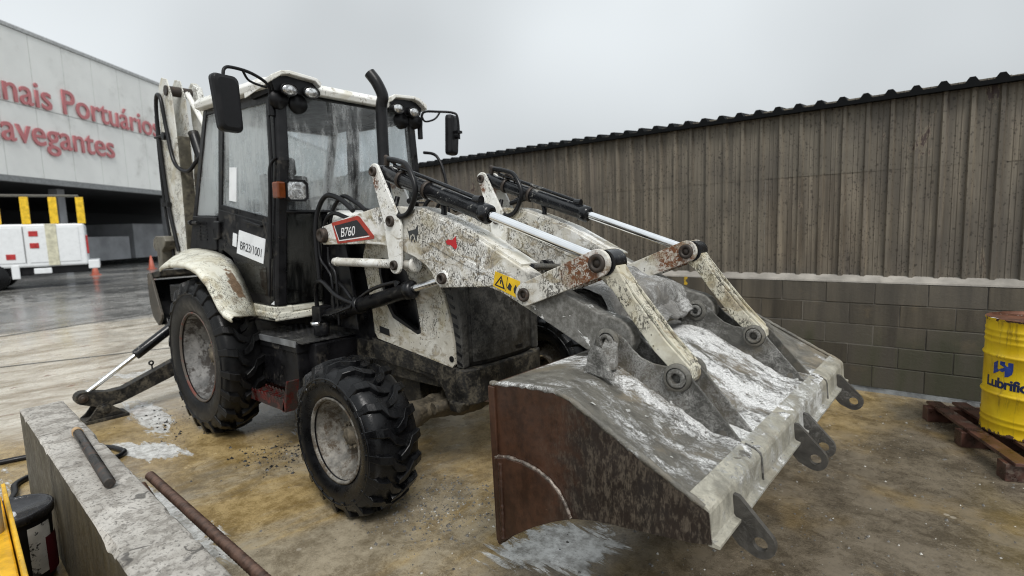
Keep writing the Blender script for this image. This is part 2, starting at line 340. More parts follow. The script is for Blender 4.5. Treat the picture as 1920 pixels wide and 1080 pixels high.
    def grid(s, fn, nu, nv, smooth=True):
        vs = [fn(i / nu, j / nv) for i in range(nu + 1) for j in range(nv + 1)]
        return s.add(vs, [(i * (nv + 1) + j, (i + 1) * (nv + 1) + j, (i + 1) * (nv + 1) + j + 1, i * (nv + 1) + j + 1) for i in range(nu) for j in range(nv)], smooth)
    def mesh(s, name, mat):
        me = bpy.data.meshes.new(name); me.from_pydata(s.v, [], s.f); me.polygons.foreach_set('use_smooth', s.sm)
        me.materials.append(mat); me.update()
        return me
    def build(s, name, mat, parent=None, bevel=0.0, seg=2, solid=0.0, weld=True):
        me = s.mesh(name, mat)
        if bevel or weld:
            import bmesh
            bm = bmesh.new(); bm.from_mesh(me)
            if bevel: bmesh.ops.remove_doubles(bm, verts=bm.verts, dist=1e-5)
            bmesh.ops.recalc_face_normals(bm, faces=bm.faces); bm.to_mesh(me); bm.free()
        o = bpy.data.objects.new(name, me); COL.objects.link(o)
        if parent: o.parent = parent
        if solid:
            m = o.modifiers.new('solid', 'SOLIDIFY'); m.thickness = solid; m.offset = 0
        if bevel:
            m = o.modifiers.new('bevel', 'BEVEL'); m.width = bevel; m.segments = seg; m.limit_method = 'ANGLE'; m.angle_limit = R(40); m.harden_normals = False
        return o

def tag(o, label=None, cat=None, group=None, kind=None):
    if label: o['label'] = label
    if cat: o['category'] = cat
    if group: o['group'] = group
    if kind: o['kind'] = kind
    return o
def empty(name, loc=(0, 0, 0), parent=None):
    o = bpy.data.objects.new(name, None); o.empty_display_size = 0.2; COL.objects.link(o); o.location = loc
    if parent: o.parent = parent
    return o
def arc(c, r, a0, a1, n=8):
    return [(c[0] + r * math.cos(R(a0 + (a1 - a0) * i / n)), c[1] + r * math.sin(R(a0 + (a1 - a0) * i / n))) for i in range(n + 1)]
def spline(pts, n=8):
    P = [Vector(p) for p in pts]; out = []
    for i in range(len(P) - 1):
        p0 = P[max(i - 1, 0)]; p1 = P[i]; p2 = P[i + 1]; p3 = P[min(i + 2, len(P) - 1)]
        for k in range(n):
            t = k / n
            out.append(0.5 * ((2 * p1) + (p2 - p0) * t + (2 * p0 - 5 * p1 + 4 * p2 - p3) * t * t + (3 * p1 - p0 - 3 * p2 + p3) * t ** 3))
    out.append(P[-1]); return out
def capsule(a, b, ra, rb, n=10):
    """outline of a link bar with round ends in the (x,z) plane"""
    ang = math.degrees(math.atan2(b[1] - a[1], b[0] - a[0]))
    return arc(a, ra, ang + 90, ang + 270, n) + arc(b, rb, ang - 90, ang + 90, n)
def fbm(p, s, o=4):
    return mnoise.fractal(Vector(p) * s, 1.0, 2.0, o)
def text_mesh(body, size, name, mat, fn, parent=None, shear=0.0, extrude=0.002, align='LEFT', spacing=1.0, bold=0.0):
    cu = bpy.data.curves.new(name, 'FONT'); cu.body = body; cu.size = size; cu.shear = shear; cu.extrude = extrude; cu.align_x = align; cu.space_character = spacing
    cu.offset = bold
    o = bpy.data.objects.new('t', cu); COL.objects.link(o)
    bpy.context.view_layer.update()
    me = bpy.data.meshes.new_from_object(o.evaluated_get(bpy.context.evaluated_depsgraph_get()))
    bpy.data.objects.remove(o); bpy.data.curves.remove(cu)
    for v in me.vertices: v.co = Vector(fn(v.co.x, v.co.y, v.co.z))
    me.materials.clear(); me.materials.append(mat); me.name = name
    q = bpy.data.objects.new(name, me); COL.objects.link(q)
    if parent: q.parent = parent
    return q

# ================================================================== SETTING
def ground_mat():
    k = NT('wet_concrete_ground')
    wob = k.noise(1.1, 5, 0.6)
    big = k.noise(0.55, 6, 0.62, 0.6); mid = k.noise(3.5, 8, 0.66, 0.4); fin = k.noise(60, 7, 0.75)
    m2 = k.noise(13, 8, 0.72, 0.3); m3 = k.noise(150, 4, 0.7)
    tone = k.math('ADD', k.math('ADD', k.math('MULTIPLY', mid, 0.32), k.math('MULTIPLY', m2, 0.25)), k.math('ADD', k.math('MULTIPLY', fin, 0.25), k.math('MULTIPLY', m3, 0.18)))
    tone = k.step(tone, 0.43, 0.57)
    # smears left by sweeping run across the slab
    st = k.math('ADD', k.math('MULTIPLY', k.noise(1.3, 8, 0.66, 0.7, k.mapping((1.7, 0.45, 1), rot=(0, 0, R(-14)))), 0.65), k.math('MULTIPLY', k.noise(7, 8, 0.7, 0.5, k.mapping((1.5, 0.6, 1), rot=(0, 0, R(-14)))), 0.35))
    tan = k.mix(tone, (0.185, 0.124, 0.046), (0.425, 0.315, 0.150))
    grey = k.mix(tone, (0.155, 0.126, 0.082), (0.350, 0.300, 0.215))
    c = k.mix(k.step(k.math('ADD', k.math('MULTIPLY', big, 0.55), k.math('MULTIPLY', st, 0.45)), 0.45, 0.57), tan, grey)
    x = k.axis(0); y = k.axis(1)
    xw = k.math('ADD', x, k.math('MULTIPLY', k.math('SUBTRACT', k.noise(0.9, 5, 0.6), 0.5), 2.2))
    # old pale slab behind the machine
    pale = k.mix(k.step(st, 0.38, 0.60), (0.25, 0.205, 0.140), (0.60, 0.56, 0.48))
    pale = k.mix(k.math('MULTIPLY', k.step(m2, 0.50, 0.62), 0.5), pale, (0.30, 0.27, 0.21))
    pale = k.mix(k.step(k.noise(5, 7, 0.7, 0.3, k.mapping((1.2, 0.5, 1))), 0.60, 0.66), pale, (0.20, 0.115, 0.075))
    c = k.mix(k.step(xw, -2.9, -4.2), c, pale)
    far = k.mix(k.step(k.noise(0.35, 8, 0.7, 0.5, k.mapping((1.0, 0.5, 1))), 0.40, 0.60), (0.075, 0.074, 0.07), (0.24, 0.235, 0.222))
    c = k.mix(k.step(xw, -10.6, -11.4), c, far)
    # right of the bucket: brown-grey wet concrete, darkened further with the bucket's shade painted in
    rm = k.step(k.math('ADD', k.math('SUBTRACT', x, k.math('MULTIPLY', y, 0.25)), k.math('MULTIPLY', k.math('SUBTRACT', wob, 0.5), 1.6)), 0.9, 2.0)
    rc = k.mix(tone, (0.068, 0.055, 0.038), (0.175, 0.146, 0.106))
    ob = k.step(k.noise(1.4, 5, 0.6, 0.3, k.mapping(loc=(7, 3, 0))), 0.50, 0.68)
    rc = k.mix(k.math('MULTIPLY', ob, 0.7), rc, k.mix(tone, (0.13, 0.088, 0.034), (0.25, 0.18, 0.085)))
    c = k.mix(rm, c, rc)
    # pale cement slurry and standing water, sky reflection painted into the pale: (x, y, rx, ry, turn)
    pm = None
    for (px, py, rx, ry, rt) in [(-2.15, -1.50, 0.42, 0.15, 22), (-1.1, -1.80, 0.95, 0.13, 4), (-3.25, -1.20, 0.75, 0.15, -5), (1.22, -0.58, 0.36, 0.22, 50), (-1.55, -0.42, 0.22, 0.16, 0), (-2.6, -2.7, 0.8, 0.35, 10), (-5.0, -0.5, 0.7, 0.22, 60), (-0.62, -0.80, 0.13, 0.08, 0)]:
        v = k.mapping((1 / rx, 1 / ry, 1), v=k.mapping((1, 1, 1), rot=(0, 0, R(-rt)), v=k.mapping(loc=(-px, -py, 0))))
        d = k.n('ShaderNodeVectorMath', operation='LENGTH'); k.set(d.inputs[0], v)
        e = k.math('ADD', d.outputs['Value'], k.math('MULTIPLY', k.math('SUBTRACT', k.noise(3.6, 9, 0.74, 1.2, k.mapping((0.55, 1.8, 1), rot=(0, 0, R(-14)))), 0.5), 3.0))
        e = k.step(e, 1.02, 0.80)
        pm = e if pm is None else k.math('MAXIMUM', pm, e)
    sl_ = k.mix(k.step(k.noise(13, 8, 0.72), 0.36, 0.62), (0.30, 0.29, 0.265), (0.68, 0.68, 0.655))
    c = k.mix(pm, c, sl_)
    # fine dark grit and a few pale drips
    c = k.mix(k.math('MULTIPLY', k.step(fin, 0.56, 0.64), 0.55), c, (0.050, 0.042, 0.030))
    dr = k.math('MULTIPLY', k.step(k.voro(7.5), 0.13, 0.09), k.step(k.noise(1.3, 3), 0.52, 0.6))
    c = k.mix(k.math('MULTIPLY', dr, 0.6), c, (0.40, 0.36, 0.29))
    wet = k.step(k.math('ADD', k.math('MULTIPLY', big, 0.5), k.math('MULTIPLY', mid, 0.5)), 0.42, 0.60, 0.08, 0.36)
    wet = k.mixf(pm, wet, k.step(k.noise(6, 4), 0.4, 0.6, 0.04, 0.3))
    h = k.math('ADD', k.math('MULTIPLY', mid, 0.6), k.math('MULTIPLY', fin, 0.5))
    h = k.math('MULTIPLY', h, k.math('SUBTRACT', 1.0, k.math('MULTIPLY', pm, 0.75)))
    return k.done(k.bsdf(c, wet, 0.0, k.bump(h, 0.5, 0.005), 0.5))
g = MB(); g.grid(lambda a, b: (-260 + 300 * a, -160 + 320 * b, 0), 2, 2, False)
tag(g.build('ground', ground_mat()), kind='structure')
# slab joint line across the yard, a shallow kerb strip of newer concrete
def sheet(name, pts, z, mat):
    b = MB(); b.add([(x, y, z) for x, y in pts], [tuple(range(len(pts)))])
    return tag(b.build(name, mat), kind='structure')
M['joint'] = simple('slab_joint_filler', (0.045, 0.044, 0.042), 0.6)
sheet('slab_joint', [(-10.70, -1.75), (-10.62, -1.75), (-13.2, 8.0), (-13.28, 8.0)], 0.004, M['joint'])
sheet('slab_joint', [(-10.60, -1.75), (-10.52, -1.75), (-9.6, -6.0), (-9.68, -6.0)], 0.004, M['joint'])
sheet('slab_joint', [(-7.40, -1.9), (-7.34, -1.9), (-6.4, 0.6), (-6.46, 0.6)], 0.004, M['joint'])

# ------------------------------------------------------------------ block wall with corrugated sheeting
WANG = 0.0128
wall = tag(empty('boundary_wall', (0, 3.3287, 0)), 'low grey block wall carrying tall rust-stained corrugated sheeting with a black ridged top', 'wall')
wall.rotation_euler = (0, 0, WANG)
def block_mat():
    k = NT('damp_concrete_block')
    pos = k.n('ShaderNodeNewGeometry').outputs['Position']
    v = k.mapping((1, 1, 0.10), v=pos)
    n1 = k.noise(5.5, 6, 0.6, 0.2, v); n2 = k.noise(40, 6, 0.7, 0, pos); n3 = k.noise(1.4, 5, 0.6, 0, pos)
    oi = k.n('ShaderNodeObjectInfo').outputs['Random']
    c = k.mix(k.step(n1, 0.3, 0.7), (0.030, 0.025, 0.018), (0.105, 0.088, 0.063))
    c = k.mix(k.math('MULTIPLY', oi, 0.35), c, (0.125, 0.115, 0.098))
    z = k.axis(2, pos)
    alg = k.math('MULTIPLY', k.step(k.math('ADD', z, k.math('MULTIPLY', n3, -0.9)), 0.25, -0.1), k.step(n1, 0.35, 0.6))
    c = k.mix(k.math('MULTIPLY', alg, 0.8), c, (0.030, 0.034, 0.016))
    c = k.mix(k.step(k.noise(3, 4, 0.6, 0, pos), 0.60, 0.75, 0, 0.5), c, (0.13, 0.10, 0.06))
    c = k.mix(k.step(k.voro(26, pos), 0.12, 0.05, 0, 0.5), c, (0.03, 0.03, 0.027))
    return k.done(k.bsdf(c, 0.72, 0.0, k.bump(n2, 0.5, 0.006)))
M['block'] = block_mat()
M['mortar'] = simple('mortar', (0.085, 0.078, 0.066), 0.8, var=0.8, vs=2.2, bump=0.5)
X0, X1 = -9.6, 6.4
b = MB(); b.box((X0, 0.004, 0), (X1, 0.16, 1.045)); b.build('mortar_core', M['mortar'], wall)
zs = [0.03, 0.2447, 0.443, 0.6403, 0.845, 1.046]
hs = {}
for c_ in range(5):
    z0, z1 = zs[c_] + 0.0035, zs[c_ + 1] - 0.0035
    bb = MB(); bb.hexa([(-0.199, 0, 0), (0.199, 0, 0), (0.199, 0.05, 0), (-0.199, 0.05, 0), (-0.199, 0, z1 - z0), (0.199, 0, z1 - z0), (0.197, 0.05, z1 - z0), (-0.197, 0.05, z1 - z0)])
    proto = bb.build('block', M['block'], None, bevel=0.004, seg=1); me = proto.data
    off = 2.106 + (0.0 if c_ % 2 == 0 else 0.2)
    n0 = int((X0 - off) / 0.405) + 1; n1_ = int((X1 - off) / 0.405) - 1
    first = True
    for i in range(n0, n1_ + 1):
        xc = off + 0.405 * (i + 0.5)
        o = proto if first else proto.copy()
        if not first: COL.objects.link(o)
        first = False
        o.parent = wall; o.location = (xc, random.uniform(-0.004, 0.003), z0); o.rotation_euler = (0, 0, random.uniform(-0.004, 0.004))
b = MB()   # sloping mortar cap under the sheets, and the skirting at the foot
b.hexa([(X0, -0.004, 1.047), (X1, -0.004, 1.047), (X1, 0.17, 1.047), (X0, 0.17, 1.047), (X0, 0.0, 1.062), (X1, 0.0, 1.062), (X1, 0.17, 1.125), (X0, 0.17, 1.125)])
M['ledge'] = simple('cement_cap', (0.29, 0.27, 0.24), 0.8, var=0.3, vs=3, bump=0.6, grime=((0.14, 0.13, 0.11), 0.55, 0.72, 4))
b.build('cement_cap', M['ledge'], wall)
b = MB(); b.prism([(0.0, 0.0), (-0.045, 0.0), (-0.03, 0.025), (0.0, 0.035)], X0, X1, lambda y, x, z: (x, y, z))
M['skirt'] = simple('cement_skirting', (0.10, 0.105, 0.105), 0.45, var=0.6, vs=5, bump=0.8)
b.build('cement_skirting', M['skirt'], wall)
b = MB(); b.grid(lambda a, c: (0.245 + 0.03 * a * (1 + 0.5 * math.sin(9 * c)), -0.006, 0.955 + 0.095 * c), 3, 8, False)
M['yspray'] = simple('yellow_spray_paint', (0.42, 0.27, 0.02), 0.6, grime=((0.12, 0.10, 0.06), 0.5, 0.6, 30))
b.build('yellow_paint_stain', M['yspray'], wall)
def sheet_mat():
    k = NT('stained_corrugated_sheet')
    pos = k.n('ShaderNodeNewGeometry').outputs['Position']
    vs = k.mapping((1, 1, 0.05), v=pos)
    n1 = k.noise(9, 6, 0.65, 0.2, vs); n2 = k.noise(1.1, 6, 0.62, 0.2, pos); nf = k.noise(60, 4, 0.6, 0, pos)
    c = k.mix(k.step(n1, 0.38, 0.62), (0.086, 0.070, 0.051), (0.215, 0.182, 0.136))
    c = k.mix(k.step(k.noise(24, 5, 0.6, 0, k.mapping((1, 1, 0.03), v=pos)), 0.50, 0.62, 0, 0.55), c, (0.085, 0.068, 0.048))
    oi = k.n('ShaderNodeObjectInfo').outputs['Random']
    c = k.mix(k.math('MULTIPLY', oi, 0.45), c, (0.125, 0.116, 0.094))
    c = k.mix(k.step(n2, 0.42, 0.66, 0, 0.75), c, (0.085, 0.074, 0.060))
    c = k.mix(k.step(k.noise(2.2, 5, 0.6, 0.3, k.mapping(loc=(4, 0, 8), v=vs)), 0.54, 0.70, 0, 0.6), c, (0.10, 0.085, 0.085))
    for sc, lo, ns, th in ((14, 0.24, 2.2, 0.46), (21, 0.26, 3.1, 0.45), (38, 0.32, 4.0, 0.42), (27, 0.28, 1.7, 0.45)):
        v = k.voro(sc, k.mapping((1, 1, 0.8), loc=(sc, 0, 0), v=pos))
        d = k.math('ADD', v, k.math('MULTIPLY', k.math('SUBTRACT', nf, 0.5), 0.30))
        sp = k.math('MULTIPLY', k.step(d, lo, lo * 0.35), k.step(k.noise(ns, 4, 0.6, 0, pos), th, th + 0.09))
        c = k.mix(k.math('MULTIPLY', sp, 0.78), c, (0.034, 0.026, 0.019))
    pk = k.step(k.noise(2.4, 8, 0.72, 0.4, k.mapping((1.6, 1, 0.55), loc=(2.1, 0, 0.3), v=pos)), 0.645, 0.665)
    pe = k.step(k.noise(2.4, 8, 0.72, 0.4, k.mapping((1.6, 1, 0.55), loc=(2.1, 0, 0.3), v=pos)), 0.628, 0.648)
    c = k.mix(k.math('MULTIPLY', pe, 0.6), c, (0.25, 0.21, 0.15)); c = k.mix(pk, c, (0.055, 0.035, 0.030))
    return k.done(k.bsdf(c, 0.62, 0.0, k.bump(nf, 0.2, 0.004)))
M['sheet'] = sheet_mat()
PIT = 0.190
def rib(u):   # trapezoid profile, one rib per pitch: returns how far the sheet stands out towards the yard
    t = (u / PIT) % 1.0
    if t < 0.62: return 0.0
    if t < 0.70: return (t - 0.62) / 0.08
    if t < 0.84: return 1.0
    if t < 0.92: return (0.92 - t) / 0.08
    return 0.0
def corr(width, z0, z1, depth=0.030):
    us = []
    n = int(round(width / PIT))
    for i in range(n):
        us += [PIT * (i + t) for t in (0.0, 0.16, 0.20, 0.24, 0.36, 0.40, 0.44, 0.62, 0.70, 0.84, 0.92)]
    us.append(PIT * n)
    mb = MB(); minor = {0.20: 0.005, 0.40: 0.005}
    vs = []
    for j, z in enumerate((z0, (z0 + z1) / 2, z1)):
        for u in us:
            t = round((u / PIT) % 1.0, 2)
            vs.append((u, -rib(u) * depth - minor.get(t, 0), z))
    m = len(us)
    mb.add(vs, [(j * m + i, j * m + i + 1, (j + 1) * m + i + 1, (j + 1) * m + i) for j in range(2) for i in range(m - 1)])
    return mb.mesh('corrugated_sheet', M['sheet'])
XOFF = 2.178 - 0.77 * PIT
SW = 5 * PIT
lo_me = corr(SW, 1.085, 2.16); hi_me = corr(SW, 2.10, 2.80)
for i in range(-12, 5):
    for me, dy in ((lo_me, 0.125), (hi_me, 0.1215)):
        o = bpy.data.objects.new('corrugated_sheet', me); COL.objects.link(o); o.parent = wall
        o.location = (XOFF + SW * i, dy + 0.003 * (i % 2) + random.uniform(0, 0.002), random.uniform(-0.006, 0.006)); o.rotation_euler = (0, 0, random.uniform(-0.002, 0.002))
        md = o.modifiers.new('s', 'SOLIDIFY'); md.thickness = 0.002
# black ridged roof sheet end above the sheeting
prof = []
m = int((X1 - X0) / PIT) - 1
xs = XOFF + SW * -9
b = MB(); us = []; hh = []
for i in range(int((5.9 - xs) / PIT)):
    for t, h in ((0.0, 0), (0.42, 0), (0.58, 1), (0.78, 1), (0.94, 0)):
        us.append(xs + PIT * (i + t)); hh.append(h * 0.046)
A = [(u, 0.02, 2.772 + h) for u, h in zip(us, hh)]; B_ = [(u, 1.2, 2.862 + h) for u, h in zip(us, hh)]; C_ = [(u, 0.02, 2.735) for u in us]
n = len(us)
b.add(A + B_, [(i, i + 1, n + i + 1, n + i) for i in range(n - 1)]); b.add(A + C_, [(i, n + i, n + i + 1, i + 1) for i in range(n - 1)])
D_ = [(u, 1.2, 2.80) for u in us]; b.add(C_ + D_, [(i, n + i, n + i + 1, i + 1) for i in range(n - 1)])
M['roofblack'] = simple('black_roof_sheet', (0.004, 0.0045, 0.005), 0.7, spec=0.12)
b.build('ridged_roof_sheet', M['roofblack'], wall)

# ------------------------------------------------------------------ terminal building far behind
FA = Vector((-33.9 + 1.3, 2.0 - 0.2, 0)); FB = Vector((-41.7 + 1.1, 11.6, 0)); FD = (FB - FA).normalized(); FN = Vector((FD.y, -FD.x, 0))
bld = tag(empty('terminal_building', FA), 'long pale grey terminal building with red lettering above a dark open loading bay', 'building')
def fpt(s_, z, out=0.0): return FD * s_ + FN * out + Vector((0, 0, z))
M['facade'] = simple('pale_cladding', (0.80, 0.81, 0.79), 0.6, var=0.06, vs=0.4, bump=0.02, grime=((0.42, 0.42, 0.39), 0.50, 0.75, 0.25))
S0, S1 = -16.0, 46.0
for i in range(31):
    a_, c_ = S0 + 2 * i, S0 + 2 * i + 1.97
    for z0, z1 in ((5.0, 8.5), (8.53, 12.1)):
        q = MB(); q.hexa([fpt(a_, z0, 0), fpt(c_, z0, 0), fpt(c_, z0, -0.12), fpt(a_, z0, -0.12), fpt(a_, z1, 0), fpt(c_, z1, 0), fpt(c_, z1, -0.12), fpt(a_, z1, -0.12)])
        q.build('cladding_panel', M['facade'], bld)
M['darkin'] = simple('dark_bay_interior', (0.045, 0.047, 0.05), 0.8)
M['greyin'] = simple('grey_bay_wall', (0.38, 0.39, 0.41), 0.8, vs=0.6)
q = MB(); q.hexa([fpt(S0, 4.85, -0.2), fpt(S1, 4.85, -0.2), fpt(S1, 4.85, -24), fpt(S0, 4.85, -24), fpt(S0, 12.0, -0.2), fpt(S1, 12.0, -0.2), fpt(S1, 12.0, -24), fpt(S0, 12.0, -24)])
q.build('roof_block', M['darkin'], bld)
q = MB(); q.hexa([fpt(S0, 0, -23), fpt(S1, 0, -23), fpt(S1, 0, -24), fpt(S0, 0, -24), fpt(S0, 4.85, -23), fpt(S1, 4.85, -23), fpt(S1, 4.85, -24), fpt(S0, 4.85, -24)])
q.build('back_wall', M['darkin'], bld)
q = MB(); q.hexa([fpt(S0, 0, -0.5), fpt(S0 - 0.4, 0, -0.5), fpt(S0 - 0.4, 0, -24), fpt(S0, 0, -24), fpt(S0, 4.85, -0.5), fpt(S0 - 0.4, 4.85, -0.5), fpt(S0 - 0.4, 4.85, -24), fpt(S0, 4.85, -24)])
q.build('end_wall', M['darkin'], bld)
q = MB(); q.hexa([fpt(S0, 4.7, 0.05), fpt(S1, 4.7, 0.05), fpt(S1, 4.7, -0.3), fpt(S0, 4.7, -0.3), fpt(S0, 4.98, 0.05), fpt(S1, 4.98, 0.05), fpt(S1, 4.98, -0.3), fpt(S0, 4.98, -0.3)])
q.build('bay_lintel', simple('grey_steel_edge', (0.22, 0.23, 0.235), 0.6), bld)
q = MB(); q.hexa([fpt(S0, 12.12, 0.06), fpt(S1, 12.12, 0.06), fpt(S1, 12.12, -1), fpt(S0, 12.12, -1), fpt(S0, 12.3, 0.06), fpt(S1, 12.3, 0.06), fpt(S1, 12.3, -1), fpt(S0, 12.3, -1)])
q.build('roof_edge', simple('roof_flashing', (0.40, 0.41, 0.41), 0.5), bld)
for i in range(7):
    s_ = S0 + 1.5 + 9.5 * i
    q = MB(); q.hexa([fpt(s_, 0, -1.6), fpt(s_ + 0.5, 0, -1.6), fpt(s_ + 0.5, 0, -2.1), fpt(s_, 0, -2.1), fpt(s_, 4.7, -1.6), fpt(s_ + 0.5, 4.7, -1.6), fpt(s_ + 0.5, 4.7, -2.1), fpt(s_, 4.7, -2.1)])
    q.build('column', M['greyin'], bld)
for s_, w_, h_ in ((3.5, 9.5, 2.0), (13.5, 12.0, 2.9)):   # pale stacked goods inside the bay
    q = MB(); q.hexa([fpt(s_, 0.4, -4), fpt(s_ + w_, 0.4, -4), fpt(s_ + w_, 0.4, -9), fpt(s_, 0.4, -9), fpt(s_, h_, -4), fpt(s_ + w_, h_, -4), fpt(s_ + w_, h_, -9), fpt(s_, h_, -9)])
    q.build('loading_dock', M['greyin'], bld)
M['redletter'] = simple('red_letters', (0.50, 0.17, 0.18), 0.5, var=0.05)
TXT = [('Terminais Portuários', 10.0 - 0.0, 1.62, -6.0), ('de Navegantes', 7.7, 1.62, -5.6)]
def facade_text(body, s_at, z, size):
    text_mesh(body, size, 'lettering', M['redletter'], lambda x, y, d: fpt(s_at + x, z + y, 0.06 + d), bld, extrude=0.03, spacing=1.0, bold=0.012)
facade_text('Terminais Portuários', -4.45, 8.58, 1.86)
facade_text('Navegantes', -1.6, 6.66, 1.86)

# white utility truck with yellow rails, parked towards the building
trk = tag(empty('utility_truck', (-24.7, 3.1, 0)), 'white utility truck with yellow stake rails parked by the loading bay', 'truck')
trk.rotation_euler = (0, 0, R(-13)); trk.scale = (1.3, 1.3, 1.3)
M['truckwhite'] = simple('truck_white', (0.74, 0.76, 0.77), 0.35, var=0.04, bump=0.02)
M['truckred'] = simple('truck_red', (0.42, 0.03, 0.03), 0.35)
M['truckyellow'] = simple('truck_yellow', (0.75, 0.48, 0.02), 0.4)
# local frame: +x is the truck's length to the right in view, -y faces the camera... (rotated below)
def tb(name, a, c, mat, bev=0.02):
    q = MB(); q.box(a, c); return q.build(name, mat, trk, bevel=bev)
tb('service_body', (-0.95, -5.4, 0.62), (0.95, -0.15, 1.85), M['truckwhite'], 0.05)
for i in range(4): tb('body_door', (-0.0 + 0.952, -5.2 + 1.25 * i, 0.75), (0.965, -4.05 + 1.25 * i, 1.75), M['truckwhite'])
tb('bumper', (-0.95, -0.15, 0.5), (0.95, 0.12, 0.75), M['truckwhite'])
tb('tail_lamp', (0.70, -0.16, 0.95), (0.90, 0.0 - 0.10, 1.5), M['truckred'])
for y_, z_ in ((-1.42, 1.50), (-1.42, 1.16), (-1.95, 0.86), (-2.45, 0.86)): tb('red_marker', (0.966, y_, z_), (0.98, y_ + 0.20, z_ + 0.15), M['truckred'], 0.004)
tb('chassis', (-0.8, -7.0, 0.40), (0.85, -0.1, 0.62), M['black_clean'])
tb('mudguard', (0.90, -1.88, 0.30), (0.96, -1.70, 0.70), M['truckwhite'])
tb('ladder', (0.966, -1.05, 0.65), (0.985, -0.80, 1.85), simple('cream_ladder', (0.55, 0.53, 0.40), 0.5))
for y_ in (-3.9, -2.65, -1.55): tb('door_seam', (0.9655, y_, 0.75), (0.968, y_ + 0.02, 1.78), simple('seam', (0.2, 0.2, 0.2), 0.6))
tb('cab_body', (-0.95, -7.3, 0.55), (0.95, -5.5, 1.45), M['truckwhite'], 0.12)
tb('cab_top', (-0.85, -7.0, 1.45), (0.85, -5.6, 2.05), M['truckwhite'], 0.12)
tb('plate', (0.5 + 0.3, -1.4, 0.42), (0.955, -1.0, 0.58), M['truckwhite'])
for y_ in (-2.3, -6.2):
    for x_ in (-0.98, 0.72):
        q = MB(); q.lathe([(0.0, 0.30), (0.20, 0.30), (0.22, 0.27), (0.34, 0.28), (0.38, 0.22), (0.38, 0.05), (0.33, 0.0), (0, 0)], (x_, y_, 0.38), (1, 0, 0), 24); q.build('wheel', M['rubber'], trk)
for i in range(9):
    tb('stake', (0.84, -5.25 + 0.62 * i, 1.85), (0.93, -5.06 + 0.62 * i, 2.62), M['truckyellow'], 0.01)
tb('rail', (0.83, -5.3, 2.62), (0.93, -0.2, 2.69), simple('dark_rail', (0.09, 0.085, 0.07), 0.5))
# orange traffic cones
M['cone'] = simple('cone_orange', (0.42, 0.11, 0.07), 0.5, var=0.1)
cone0 = None
for cx, cy, lb in ((-31.0, 4.4, 'orange traffic cone standing beside the white truck'), (-33.5, 7.6, 'orange traffic cone nearer the loading bay, farther right of the truck')):
    if cone0 is None:
        q = MB(); q.lathe([(0.0, 0.78), (0.04, 0.78), (0.16, 0.04), (0.16, 0.0)], (0, 0, 0), (0, 0, 1), 20); q.box((-0.2, -0.2, 0), (0.2, 0.2, 0.04))
        o = q.build('traffic_cone', M['cone']); cone0 = o
    else:
        o = cone0.copy(); COL.objects.link(o)
    o.location = (cx, cy, 0); tag(o, lb, 'cone', 'cones by the loading bay')
# ================================================================== THE BACKHOE LOADER  (x forward, y to its left, z up; origin under the front axle)
ML = tag(empty('backhoe_loader'), 'muddy white backhoe loader with black cab and dumped front bucket standing on wet concrete', 'backhoe loader')

# ---- wheels
def tyre(r, half, rim_r, lug_h, nl, sgn, wob=0.0):
    mb = MB(); rc = r - lug_h
    prof = [(rim_r - 0.012, half * 0.72), (rim_r + 0.02, half * 0.86), (rim_r + (rc - rim_r) * 0.30, half * 0.985), (rim_r + (rc - rim_r) * 0.55, half * 1.0),
            (rim_r + (rc - rim_r) * 0.80, half * 0.95), (rc - 0.022, half * 0.86), (rc - 0.006, half * 0.70), (rc, half * 0.3)]
    full = [(a, h) for a, h in prof] + [(a, -h) for a, h in reversed(prof)]
    mb.lathe(full, (0, 0, 0), (0, 1, 0), 72)
    # raised ring on the sidewall
    for sg in (1, -1):
        mb.lathe([(rim_r + (rc - rim_r) * 0.62, sg * half * 0.985), (rim_r + (rc - rim_r) * 0.64, sg * (half * 1.0 + 0.004)), (rim_r + (rc - rim_r) * 0.68, sg * (half * 0.99 + 0.004)), (rim_r + (rc - rim_r) * 0.70, sg * half * 0.96)], (0, 0, 0), (0, 1, 0), 72)
    pitch = 2 * math.pi / nl
    def P(y, a, h):
        yy = abs(y) / half
        if yy > 0.86:   # the lug turns down the shoulder
            t = (yy - 0.86) / 0.14
            rr = rc - 0.02 - 0.075 * t + h * (1 - 0.55 * t); y2 = math.copysign(half * (0.86 + 0.10 * t) + h * 0.42 * t, y)
        else:
            rr = rc - 0.02 * (yy / 0.86) ** 3 + h; y2 = y
        return (rr * math.sin(a), y2, rr * math.cos(a))
    for sd in (1, -1):
        for i in range(nl):
            a0 = pitch * (i + (0.5 if sd < 0 else 0.0)) + random.uniform(-0.006, 0.006)
            # centre line from shoulder to just past the middle, with the dog-leg of an industrial tread
            cl = [(1.0, -0.10), (0.86, -0.06), (0.62, 0.02), (0.44, 0.05), (0.26, 0.36), (0.06, 0.50), (-0.10, 0.56)]
            wd = [0.30, 0.33, 0.34, 0.35, 0.36, 0.31, 0.22]
            rows = []
            for (yy, aa), w in zip(cl, wd):
                y = sd * yy * half; a = a0 + aa * pitch; ww = w * pitch
                rows.append([P(y, a - ww * 0.62, -0.012), P(y, a - ww * 0.48, lug_h * 0.90), P(y, a - ww * 0.40, lug_h), P(y, a + ww * 0.40, lug_h), P(y, a + ww * 0.48, lug_h * 0.90), P(y, a + ww * 0.62, -0.012)])
            vs = [p for rw in rows for p in rw]; k = 6
            mb.add(vs, [(i2 * k + j, i2 * k + j + 1, (i2 + 1) * k + j + 1, (i2 + 1) * k + j) for i2 in range(len(rows) - 1) for j in range(k - 1)] + [tuple(range(k - 1, -1, -1)), tuple((len(rows) - 1) * k + j for j in range(k))])
    return mb
